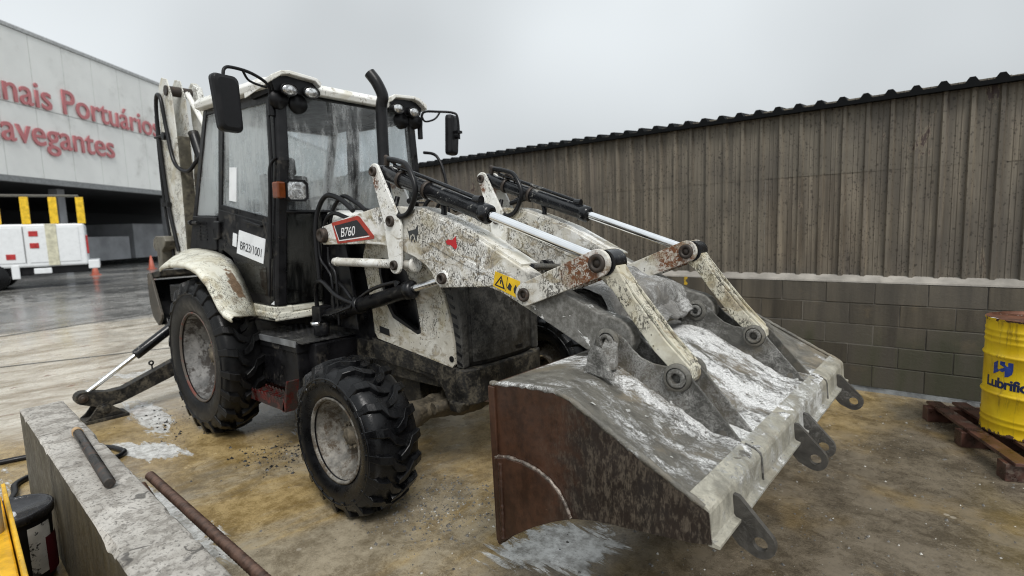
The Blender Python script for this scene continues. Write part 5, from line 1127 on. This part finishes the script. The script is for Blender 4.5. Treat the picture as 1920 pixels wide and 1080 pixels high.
dp_ = slab('dipper', [(-3.42, 1.9), (-3.28, 1.95), (-3.16, 2.5), (-3.22, 2.98), (-3.30, 3.20), (-3.42, 3.27), (-3.50, 3.24), (-3.50, 2.9), (-3.40, 2.4)], -0.46, -0.40, M['boom_white'])
slab('dipper_web', [(-3.40, 1.7), (-3.26, 1.75), (-3.16, 2.45), (-3.24, 2.62), (-3.36, 2.2)], -0.55, -0.462, M['boom_brown'], par=dp_)
q = MB(); q.cyl((-3.36, -0.525, 3.14), (-3.02, -0.50, 2.74), 0.026, 14); q.build('dipper_rod', M['white'], ML)
q = MB(); q.cyl((-3.32, -0.52, 2.75), (-3.12, -0.50, 2.30), 0.05, 14); q.build('dipper_cylinder', M['black'], ML)
hose('boom_hose', [(-3.50, -0.70, 1.55), (-3.62, -0.71, 2.0), (-3.70, -0.71, 2.6), (-3.71, -0.71, 3.0), (-3.62, -0.72, 3.14), (-3.52, -0.72, 3.08), (-3.48, -0.71, 2.8), (-3.38, -0.70, 2.45), (-3.18, -0.66, 2.34), (-3.05, -0.62, 2.42), (-2.98, -0.58, 2.50)], 0.019)
hose('boom_hose', [(-3.66, -0.70, 1.50), (-3.74, -0.71, 2.0), (-3.76, -0.71, 2.5), (-3.74, -0.71, 2.95)], 0.014)
q = MB(); q.cyl((-3.80, -0.72, 2.74), (-3.56, -0.72, 2.73), 0.012, 8); q.cyl((-3.52, -0.70, 2.72), (-3.52, -0.74, 2.72), 0.04, 14); q.box((-3.76, -0.73, 2.02), (-3.60, -0.69, 2.06)); q.build('hose_clamp', M['black_clean'], bm)
q = MB(); q.cyl((-3.05, -0.73, 1.83), (-2.72, -0.775, 1.82), 0.016, 8); q.cyl((-3.0, -0.74, 1.83), (-2.93, -0.75, 1.828), 0.026, 8); q.build('window_latch', M['black_clean'], ML)
slab('swing_lug', [(-3.95, 1.60), (-3.92, 1.68), (-3.84, 1.715), (-3.60, 1.71), (-3.55, 1.66), (-3.60, 1.60), (-3.70, 1.55), (-3.72, 1.36), (-3.84, 1.36), (-3.84, 1.56), (-3.90, 1.555)], -0.80, -0.69, simple('swing_lug_paint', (0.13, 0.12, 0.095), 0.5, grime=((0.05, 0.045, 0.04), 0.5, 0.65, 8)), 0.012)
# bucket of the backhoe
sidep = [(-3.93, 1.245), (-3.915, 1.315), (-3.86, 1.33), (-3.78, 1.24), (-3.60, 0.90), (-3.60, 0.86), (-3.72, 0.775), (-3.86, 0.855), (-3.93, 1.0)]
for yy in (-0.89, -0.28):
    o = slab('digging_bucket_side', sidep, yy, yy + 0.025, simple('digging_bucket_steel', (0.065, 0.058, 0.048), 0.45, 0.3, grime=((0.11, 0.09, 0.07), 0.5, 0.68, 6)), 0.004)
slab('digging_bucket_shell', [(-3.93, 1.245), (-3.93, 1.0), (-3.86, 0.855), (-3.72, 0.775), (-3.72, 0.795), (-3.845, 0.87), (-3.91, 1.01), (-3.91, 1.245)], -0.864, -0.281, M['black'])
slab('digging_bucket_lip', [(-3.915, 1.315), (-3.86, 1.33), (-3.60, 1.36), (-3.60, 1.30), (-3.84, 1.27), (-3.90, 1.26)], -0.864, -0.281, M['black_mud'])
for i in range(4): slab('digging_tooth', [(-3.74, 0.80), (-3.62, 0.86), (-3.55, 0.72), (-3.60, 0.69)], -0.84 + 0.16 * i, -0.79 + 0.16 * i, M['black'])
for s_ in (-1, 1):
    # stabiliser: leg, foot, hydraulic ram
    leg = [(0.62, 0.47), (0.85, 0.445), (1.34, 0.258), (1.46, 0.250)] + arc((1.64, 0.232), 0.062, 90, -80, 7)[::1]
    lp = [(0.70, 0.50), (0.85, 0.452), (1.33, 0.262), (1.45, 0.255), (1.60, 0.292)] + arc((1.645, 0.238), 0.060, 100, -60, 7) + [(1.54, 0.125), (1.42, 0.115), (1.36, 0.122), (0.85, 0.292), (0.70, 0.34)]
    q = MB(); q.prism([(s_ * y, z) for y, z in lp], -3.52, -3.40, lambda y, x, z: (x, y, z)); lg = q.build('stabiliser_leg', M['black_mud'], ML, bevel=0.006)
    q = MB(); q.lathe([(0, 0.012), (0.02, 0.012), (0.024, 0.004), (0.034, 0.012), (0.04, 0.0), (0.04, -0.14)], (-3.395, s_ * 1.645, 0.238), (1, 0, 0), 18); q.build('pin', M['pin'], lg)
    q = MB(); q.box((-3.43, s_ * 1.06, 0.385), (-3.45, s_ * 1.07, 0.43)); q.lathe([(0.012, 0), (0.026, 0), (0.026, 0.012), (0.012, 0.012)], (-3.44, s_ * 1.07, 0.45), (1, 0, 0), 14); q.build('lifting_eye', M['black_clean'], lg)
    q = MB(); q.hexa([(-3.56, s_ * 1.66, 0.0), (-3.33, s_ * 1.66, 0.0), (-3.33, s_ * 1.32, 0.0), (-3.56, s_ * 1.32, 0.0), (-3.56, s_ * 1.66, 0.03), (-3.33, s_ * 1.66, 0.03), (-3.33, s_ * 1.32, 0.03), (-3.56, s_ * 1.32, 0.03)])
    q.prism([(s_ * y, z) for y, z in ((1.66, 0.03), (1.62, 0.06), (1.55, 0.15), (1.50, 0.165), (1.45, 0.14), (1.38, 0.06), (1.34, 0.03))], -3.375, -3.355, lambda y, x, z: (x, y, z))
    q.prism([(s_ * y, z) for y, z in ((1.66, 0.03), (1.62, 0.06), (1.55, 0.15), (1.50, 0.165), (1.45, 0.14), (1.38, 0.06), (1.34, 0.03))], -3.55, -3.53, lambda y, x, z: (x, y, z))
    q.lathe([(0, 0.0), (0.03, 0.0), (0.045, -0.005), (0.045, -0.02)], (-3.345, s_ * 1.50, 0.105), (1, 0, 0), 18)
    q.build('stabiliser_foot', M['black_mud'], ML, bevel=0.005)
    b0 = Vector((-3.40, s_ * 0.80, 0.83)); b1 = Vector((-3.46, s_ * 1.62, 0.262)); dv = (b1 - b0).normalized()
    q = MB(); q.lathe([(0, 0.0), (0.046, 0.0), (0.05, 0.02), (0.05, 0.47), (0.046, 0.49), (0.025, 0.49)], b0, dv, 22); o = q.build('stabiliser_ram', M['cylinder'], ML, weld=False)
    q = MB(); q.cyl(b0 + dv * 0.48, b1, 0.023, 18); q.build('cylinder_rod', M['chrome'], o)

# ================================================================== OTHER THINGS
# ---- low concrete parapet in the foreground
def conc_mat():
    k = NT('worn_concrete')
    n1 = k.noise(3.2, 7, 0.62, 0.4); n2 = k.noise(16, 8, 0.7, 0.3); n3 = k.noise(70, 5, 0.7)
    c = k.mix(k.step(n1, 0.3, 0.7), (0.27, 0.25, 0.22), (0.50, 0.475, 0.435))
    c = k.mix(k.step(n2, 0.49, 0.58, 0, 0.6), c, (0.15, 0.135, 0.115)); c = k.mix(k.step(n3, 0.54, 0.62, 0, 0.75), c, (0.085, 0.078, 0.07))
    cv = k.noise(4.5, 6, 0.6, 0); jit = k.n('ShaderNodeVectorMath', operation='ADD'); k.set(jit.inputs[0], k.obj); nv = k.n('ShaderNodeTexNoise'); nv.inputs['Scale'].default_value = 5; k.set(nv.inputs['Vector'], k.obj); sc_ = k.n('ShaderNodeVectorMath', operation='SCALE'); k.set(sc_.inputs[0], nv.outputs['Color']); sc_.inputs['Scale'].default_value = 0.25; k.set(jit.inputs[1], sc_.outputs[0])
    crk = k.math('MULTIPLY', k.step(k.voro(3.1, jit.outputs[0], 'DISTANCE_TO_EDGE'), 0.016, 0.006), k.step(cv, 0.50, 0.56))
    c = k.mix(k.math('MULTIPLY', crk, 0.8), c, (0.05, 0.045, 0.04))
    c = k.mix(k.step(k.voro(21), 0.16, 0.10, 0, 0.55), c, (0.09, 0.082, 0.072))
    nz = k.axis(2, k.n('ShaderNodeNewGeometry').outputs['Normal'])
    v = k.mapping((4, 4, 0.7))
    sidec = k.mix(k.step(k.noise(2.2, 7, 0.65, 0.3, v), 0.3, 0.7), (0.038, 0.032, 0.020), (0.095, 0.082, 0.055))   # cast side stained by algae and run-off, its shade painted in too
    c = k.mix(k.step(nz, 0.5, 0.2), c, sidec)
    return k.done(k.bsdf(c, k.step(n2, 0.3, 0.7, 0.42, 0.8), 0.0, k.bump(k.math('ADD', n2, k.math('MULTIPLY', n3, 0.6)), 0.7, 0.008)))
M['concrete'] = conc_mat()
q = MB(); NX = 150; NYc = 12
def para(x, t):   # top surface point: t across from the left edge to the right edge
    yl = -2.249 - 0.0317 * (x + 1.907); yr = -2.021 - 0.0334 * (x + 1.875)
    return yl + (yr - yl) * t
vs = []
cols = []
for i in range(NX + 1):
    x = -1.907 + 3.4 * i / NX
    row = []
    chipL = max(0.0, fbm((x, 1.7, 0), 5.0) - 0.25) * 0.05 + 0.004 * abs(fbm((x, 3, 0), 26)); chipR = max(0.0, fbm((x, 7.7, 0), 5.5) - 0.2) * 0.05 + 0.004 * abs(fbm((x, 9, 0), 26))
    row.append((x, para(x, 0), 0.0)); row.append((x, para(x, 0) + 0.002, 0.30)); row.append((x, para(x, 0) + 0.001, 0.592 - chipL * 1.2))
    for j in range(NYc + 1):
        t = j / NYc; y = para(x, t) + (0.006 + chipL if j == 0 else 0) - (0.006 + chipR if j == NYc else 0)
        row.append((x, y, 0.6 + 0.004 * fbm((x, y, 0), 9) - (0.003 if j in (0, NYc) else 0)))
    row.append((x, para(x, 1) - 0.001, 0.592 - chipR * 1.2)); row.append((x, para(x, 1), 0.30)); row.append((x, para(x, 1), 0.0))
    cols.append(row)
m = len(cols[0])
q.add([p for r in cols for p in r], [(i * m + j, i * m + j + 1, (i + 1) * m + j + 1, (i + 1) * m + j) for i in range(NX) for j in range(m - 1)] + [tuple(range(m)), tuple(NX * m + j for j in range(m - 1, -1, -1))])
tag(q.build('concrete_parapet', M['concrete']), 'worn low concrete parapet with chipped edges running out of the lower left corner', 'wall')
# steel bar lying on it
bar = tag(empty('steel_bar', (0, 0, 0)), 'short dark round steel bar with a tan tip lying on the concrete parapet', 'steel bar')
b0 = Vector((-0.930, -2.130, 0.626)); b1 = Vector((-0.020, -2.196, 0.626)); dv = (b1 - b0).normalized()
q = MB(); q.tube([b0, b1 - dv * 0.004, b1], [0.0225, 0.0225, 0.0195], 22); q.build('shaft', simple('bar_steel', (0.06, 0.056, 0.052), 0.32, 0.75, var=0.4, grime=((0.09, 0.055, 0.04), 0.48, 0.66, 14)), bar)
q = MB(); q.tube([b0 - dv * 0.075, b0 - dv * 0.055, b0 - dv * 0.01, b0 + dv * 0.004], [0.012, 0.022, 0.026, 0.026], 18); q.build('tip', simple('tan_tip', (0.42, 0.28, 0.15), 0.6, var=0.4), bar)
# two ribbed reinforcing bars along the parapet's right edge
def rebar(name, a, b, r, label, grp):
    a = Vector(a); b = Vector(b); d = (b - a); L = d.length; d.normalize(); q = MB()
    n = int(L / 0.007); pts = [a + d * (L * i / n) for i in range(n + 1)]
    q.tube(pts, [r * (1.0 if i % 3 else 1.16) for i in range(n + 1)], 14)
    o = q.build(name, M['rebar']); tag(o, label, 'rebar', grp); return o
M['rebar'] = simple('rusty_rebar', (0.105, 0.062, 0.045), 0.5, 0.35, var=0.45, vs=25, bump=0.3)
rebar('reinforcing_bar', (-0.128, -2.018, 0.562), (1.42, -2.012, 0.500), 0.0185, 'long rusty ribbed reinforcing bar lying along the right edge of the parapet', 'reinforcing bars')
rebar('reinforcing_bar', (-0.105, -2.060, 0.535), (0.46, -2.050, 0.375), 0.017, 'shorter ribbed bar sticking out below the long one at the parapet', 'reinforcing bars')
# black pail
pail = tag(empty('oil_pail', (-0.745, -2.452, 0.0)), 'black pail with wet lid and torn pale label beside the parapet', 'pail')
q = MB(); q.lathe([(0.0, 0.0), (0.132, 0.0), (0.138, 0.01), (0.148, 0.36)], (0, 0, 0), (0, 0, 1), 40); q.build('body', M['black_clean'], pail)
q = MB(); q.lathe([(0.149, 0.335), (0.160, 0.338), (0.162, 0.375), (0.156, 0.383), (0.148, 0.378), (0.142, 0.366), (0.0, 0.362)], (0, 0, 0), (0, 0, 1), 40); q.build('lid', simple('wet_black_lid', (0.018, 0.018, 0.02), 0.18, var=0.4, vs=25, bump=0.7, bs=45), pail)
q = MB(); q.lathe([(0, 0.012), (0.03, 0.012), (0.034, 0.0)], (0.045, -0.02, 0.364), (0, 0, 1), 18); q.tube([(0.0, -0.04, 0.37), (0.05, -0.06, 0.372), (0.09, -0.03, 0.37)], 0.006, 6); q.build('spout_cap', M['sticker'], pail)
q = MB(); q.add([(0.150 * math.cos(a), 0.150 * math.sin(a), z) for z in (0.06, 0.31) for a in [R(12 + 3 * i) for i in range(15)]], [(i, i + 1, 16 + i, 15 + i) for i in range(14)]); q.build('label', simple('torn_label', (0.62, 0.61, 0.58), 0.5, var=0.2, grime=((0.05, 0.05, 0.05), 0.50, 0.56, 12)), pail)
q = MB(); q.add([(0.1512 * math.cos(a), 0.1512 * math.sin(a), z) for z in (0.04, 0.23) for a in [R(40 + 3 * i) for i in range(16)]], [(i, i + 1, 17 + i, 16 + i) for i in range(15)]); q.build('label_band', simple('red_label_band', (0.09, 0.006, 0.012), 0.45), pail)
# yellow steel stand with a raised lip and a cream pipe
M['yellow_old'] = simple('worn_yellow_paint', (0.62, 0.36, 0.015), 0.42, var=0.25, vs=14, grime=((0.10, 0.075, 0.04), 0.56, 0.64, 12), bump=0.4)
ys_ = tag(empty('yellow_stand', (0, 0, 0)), 'worn yellow steel stand with raised lip and cream pipe at the lower left corner', 'stand')
q = MB(); q.hexa([(-0.46, -2.90, 0), (0.75, -2.98, 0), (0.75, -2.574, 0), (-0.46, -2.502, 0), (-0.46, -2.90, 0.56), (0.75, -2.98, 0.56), (0.75, -2.574, 0.56), (-0.46, -2.502, 0.56)]); q.build('stand_body', M['yellow_old'], ys_, bevel=0.006)
q = MB(); q.bar((-0.47, -2.490, 0.50), (0.76, -2.563, 0.50), 0.014, 0.22); q.build('lip', M['yellow_old'], ys_, bevel=0.004)
q = MB(); q.cyl((-0.06, -2.592, 0.56), (-0.06, -2.592, 0.80), 0.055, 28); q.build('pipe', simple('cream_pipe', (0.34, 0.29, 0.20), 0.6, var=0.25, grime=((0.16, 0.13, 0.09), 0.5, 0.65, 9)), ys_)
# black hose on the ground, passing behind the parapet
q = MB(); q.tube(spline([(-2.9, -3.0, 0.02), (-2.82, -2.6, 0.02), (-2.80, -2.3, 0.02), (-2.70, -2.0, 0.02), (-2.50, -1.72, 0.02), (-2.28, -1.64, 0.02), (-2.20, -1.66, 0.02), (-2.16, -1.72, 0.02), (-2.2, -1.85, 0.02), (-2.3, -2.1, 0.02), (-2.2, -2.28, 0.02), (-1.95, -2.33, 0.02), (-1.6, -2.5, 0.02), (-1.5, -2.9, 0.02)], 8), 0.02, 10)
tag(q.build('ground_hose', M['hose']), 'black hose snaking on the wet ground behind the concrete parapet', 'hose')

# ---- rusty pallet with the yellow drum
pal = tag(empty('pallet', (2.560, 2.785, 0.0)), 'rusty brown slatted pallet on the ground under the yellow drum', 'pallet'); pal.rotation_euler = (0, 0, math.atan2(-0.91, 0.41))
M['rustwood'] = simple('rusty_slat', (0.062, 0.027, 0.019), 0.34, 0.0, var=0.6, vs=9, grime=((0.11, 0.085, 0.065), 0.54, 0.66, 7), bump=0.5)
# local x runs along the slats, local y across (to the right of view)
for i, w in enumerate((0.10, 0.10, 0.12, 0.10, 0.10, 0.10)):
    q = MB(); q.box((-0.01 - 0.01 * (i % 2), 0.005 + 0.185 * i, 0.112), (1.23 + 0.012 * (i % 3), 0.005 + 0.185 * i + w, 0.134)); o = q.build('slat', M['rustwood'], pal, bevel=0.003); o.rotation_euler = (0, R(random.uniform(-0.4, 0.4)), R(random.uniform(-0.5, 0.5)))
for xx in (0.03, 0.56, 1.10):
    q = MB(); q.box((xx, -0.035, 0.0), (xx + 0.10, 1.06, 0.111)); q.build('bearer', M['rustwood'], pal, bevel=0.004)
dr = tag(empty('oil_drum', (3.175, 2.37, 0.136)), 'chipped yellow steel oil drum with blue logo standing on the rusty pallet', 'drum')
def drum_mat():
    k = NT('chipped_yellow_drum_paint')
    n1 = k.noise(5, 6, 0.6, 0.3); n2 = k.noise(11, 9, 0.74, 0.5)
    c = k.mix(k.step(n1, 0.3, 0.7), (0.62, 0.40, 0.004), (0.78, 0.55, 0.012))
    v = k.mapping((6, 6, 0.9)); c = k.mix(k.step(k.noise(3.5, 7, 0.65, 0.2, v), 0.52, 0.70, 0, 0.75), c, (0.22, 0.14, 0.015))
    z = k.axis(2)
    e = k.math('ADD', n2, k.math('ADD', k.step(z, 0.77, 0.81, 0, 0.14), k.step(z, 0.06, 0.0, 0, 0.22)))
    ch = k.step(e, 0.645, 0.67)
    c = k.mix(ch, c, (0.055, 0.025, 0.016))
    return k.done(k.bsdf(c, k.mixf(ch, 0.38, 0.8), 0.0, k.bump(k.math('SUBTRACT', n1, ch), 0.3, 0.004)))
DR = 0.280; DH = 0.812
prof = [(0.0, 0.012), (DR - 0.012, 0.012), (DR - 0.008, 0.0), (DR + 0.004, 0.0), (DR + 0.005, 0.012), (DR, 0.02)]
def ringp(z, w=0.012, h=0.011): return [(DR, z - w * 1.6), (DR + h * 0.7, z - w * 0.6), (DR + h, z), (DR + h * 0.7, z + w * 0.6), (DR, z + w * 1.6)]
for z in (0.08, 0.12): prof += ringp(z, 0.010, 0.004)
prof += ringp(0.285)
prof += ringp(0.555)
for z in (0.65, 0.69, 0.73): prof += ringp(z, 0.010, 0.004)
prof += [(DR, DH - 0.02), (DR + 0.005, DH - 0.012), (DR + 0.006, DH)]
q = MB(); q.lathe(prof, (0, 0, 0), (0, 0, 1), 80); q.build('body', drum_mat(), dr)
q = MB(); q.lathe([(DR + 0.006, DH), (DR - 0.006, DH + 0.003), (DR - 0.010, DH - 0.012), (0, DH - 0.012)], (0, 0, 0), (0, 0, 1), 80)
M['drumlid'] = simple('rusty_drum_lid', (0.13, 0.055, 0.032), 0.35, 0.2, var=0.4, grime=((0.62, 0.60, 0.56), 0.60, 0.63, 7))
q.build('lid', M['drumlid'], dr)
M['drumblue'] = simple('dark_blue_print', (0.012, 0.022, 0.075), 0.4, var=0.2, grime=((0.50, 0.33, 0.01), 0.66, 0.70, 20))
M['drumblue2'] = simple('blue_print', (0.02, 0.05, 0.26), 0.4, var=0.2)
LA = math.atan2(-2.7581 - 2.37, 2.8076 - 3.175)   # the printed side is turned to the yard
def drumfn(x0, z0, a0, d=0.0015):
    def f(x, y, z):
        a = a0 + (x0 + x) / DR; rr = DR + d + z
        return (rr * math.cos(a), rr * math.sin(a), z0 + y)
    return f
text_mesh('Lubrificantes', 0.098, 'drum_text', M['drumblue'], drumfn(-0.300, 0.338, LA), dr, extrude=0.0005, spacing=0.92, bold=0.003)
def logo(name, polys, mat):
    q = MB(); f = drumfn(0, 0, LA)
    for p in polys:
        n = len(p); q.add([f(x, z, 0) for x, z in p] + [f(x, z, 0.001) for x, z in p], [tuple(range(n - 1, -1, -1)), tuple(range(n, 2 * n))] + [(i, (i + 1) % n, n + (i + 1) % n, n + i) for i in range(n)])
    q.build(name, mat, dr)
lx = -0.240
logo('drum_logo', [[(lx, 0.428), (lx, 0.505), (lx + 0.028, 0.525), (lx + 0.028, 0.470), (lx + 0.040, 0.455), (lx + 0.020, 0.440)]], M['drumblue2'])
logo('drum_logo', [[(lx + 0.034, 0.462), (lx + 0.075, 0.488), (lx + 0.045, 0.500), (lx + 0.045, 0.525), (lx + 0.125, 0.525), (lx + 0.125, 0.475), (lx + 0.120, 0.448), (lx + 0.100, 0.428), (lx + 0.078, 0.420), (lx + 0.078, 0.462), (lx + 0.060, 0.452)]], M['drumblue2'])

# ---- loose grit on the ground
M['grit'] = simple('grey_grit', (0.12, 0.115, 0.105), 0.7, var=0.6, vs=60)
M['grit_pale'] = simple('pale_grit', (0.40, 0.39, 0.36), 0.8, var=0.4, vs=60)
M['grit_black'] = simple('black_sludge_crumb', (0.020, 0.019, 0.018), 0.35, var=0.5, vs=40)
def scatter(name, mat, n, fn, r0, r1):
    q = MB()
    for _ in range(n):
        x, y = fn(); r = r0 * (r1 / r0) ** (random.random() ** 2.2); c = Vector((x, y, r * 0.25)); a = random.random() * 6.28
        q.add([c + Vector((math.cos(a + 1.57 * i) * r * random.uniform(0.6, 1.2), math.sin(a + 1.57 * i) * r * random.uniform(0.6, 1.2), -r * 0.3)) for i in range(4)] + [c + Vector((random.uniform(-0.3, 0.3) * r, random.uniform(-0.3, 0.3) * r, r * random.uniform(0.3, 0.8)))] + [c + Vector((random.uniform(-0.5, 0.5) * r, random.uniform(-0.5, 0.5) * r, r * random.uniform(0.2, 0.6)))],
              [(0, 1, 4), (1, 5, 4), (1, 2, 5), (2, 3, 5), (3, 4, 5), (3, 0, 4)])
    return tag(q.build(name, mat, None, weld=False), kind='stuff')
def gauss(cx, cy, sx, sy): return lambda: (random.gauss(cx, sx), random.gauss(cy, sy))
def uni(a, b, c, d): return lambda: (random.uniform(a, b), random.uniform(c, d))
def multi(*fs): return lambda: random.choice(fs)()
scatter('grit', M['grit'], 2600, multi(gauss(0.38, -0.72, 0.22, 0.22), gauss(0.38, -0.72, 0.22, 0.22), uni(1.4, 4.2, -1.6, 2.6), uni(1.4, 4.2, -1.6, 2.6), gauss(2.5, -0.4, 0.5, 0.6), uni(-3, 3, -2, 3)), 0.003, 0.014)
scatter('pale_grit', M['grit_pale'], 300, multi(uni(1.6, 4.0, -1.4, 2.8), uni(1.6, 4.0, -1.4, 2.8), gauss(0.45, -0.7, 0.2, 0.2)), 0.003, 0.011)
scatter('sludge_crumbs', M['grit_black'], 420, multi(gauss(-1.15, -0.95, 0.20, 0.14), gauss(-1.15, -0.85, 0.22, 0.16), gauss(-2.75, -1.1, 0.35, 0.16)), 0.004, 0.022)
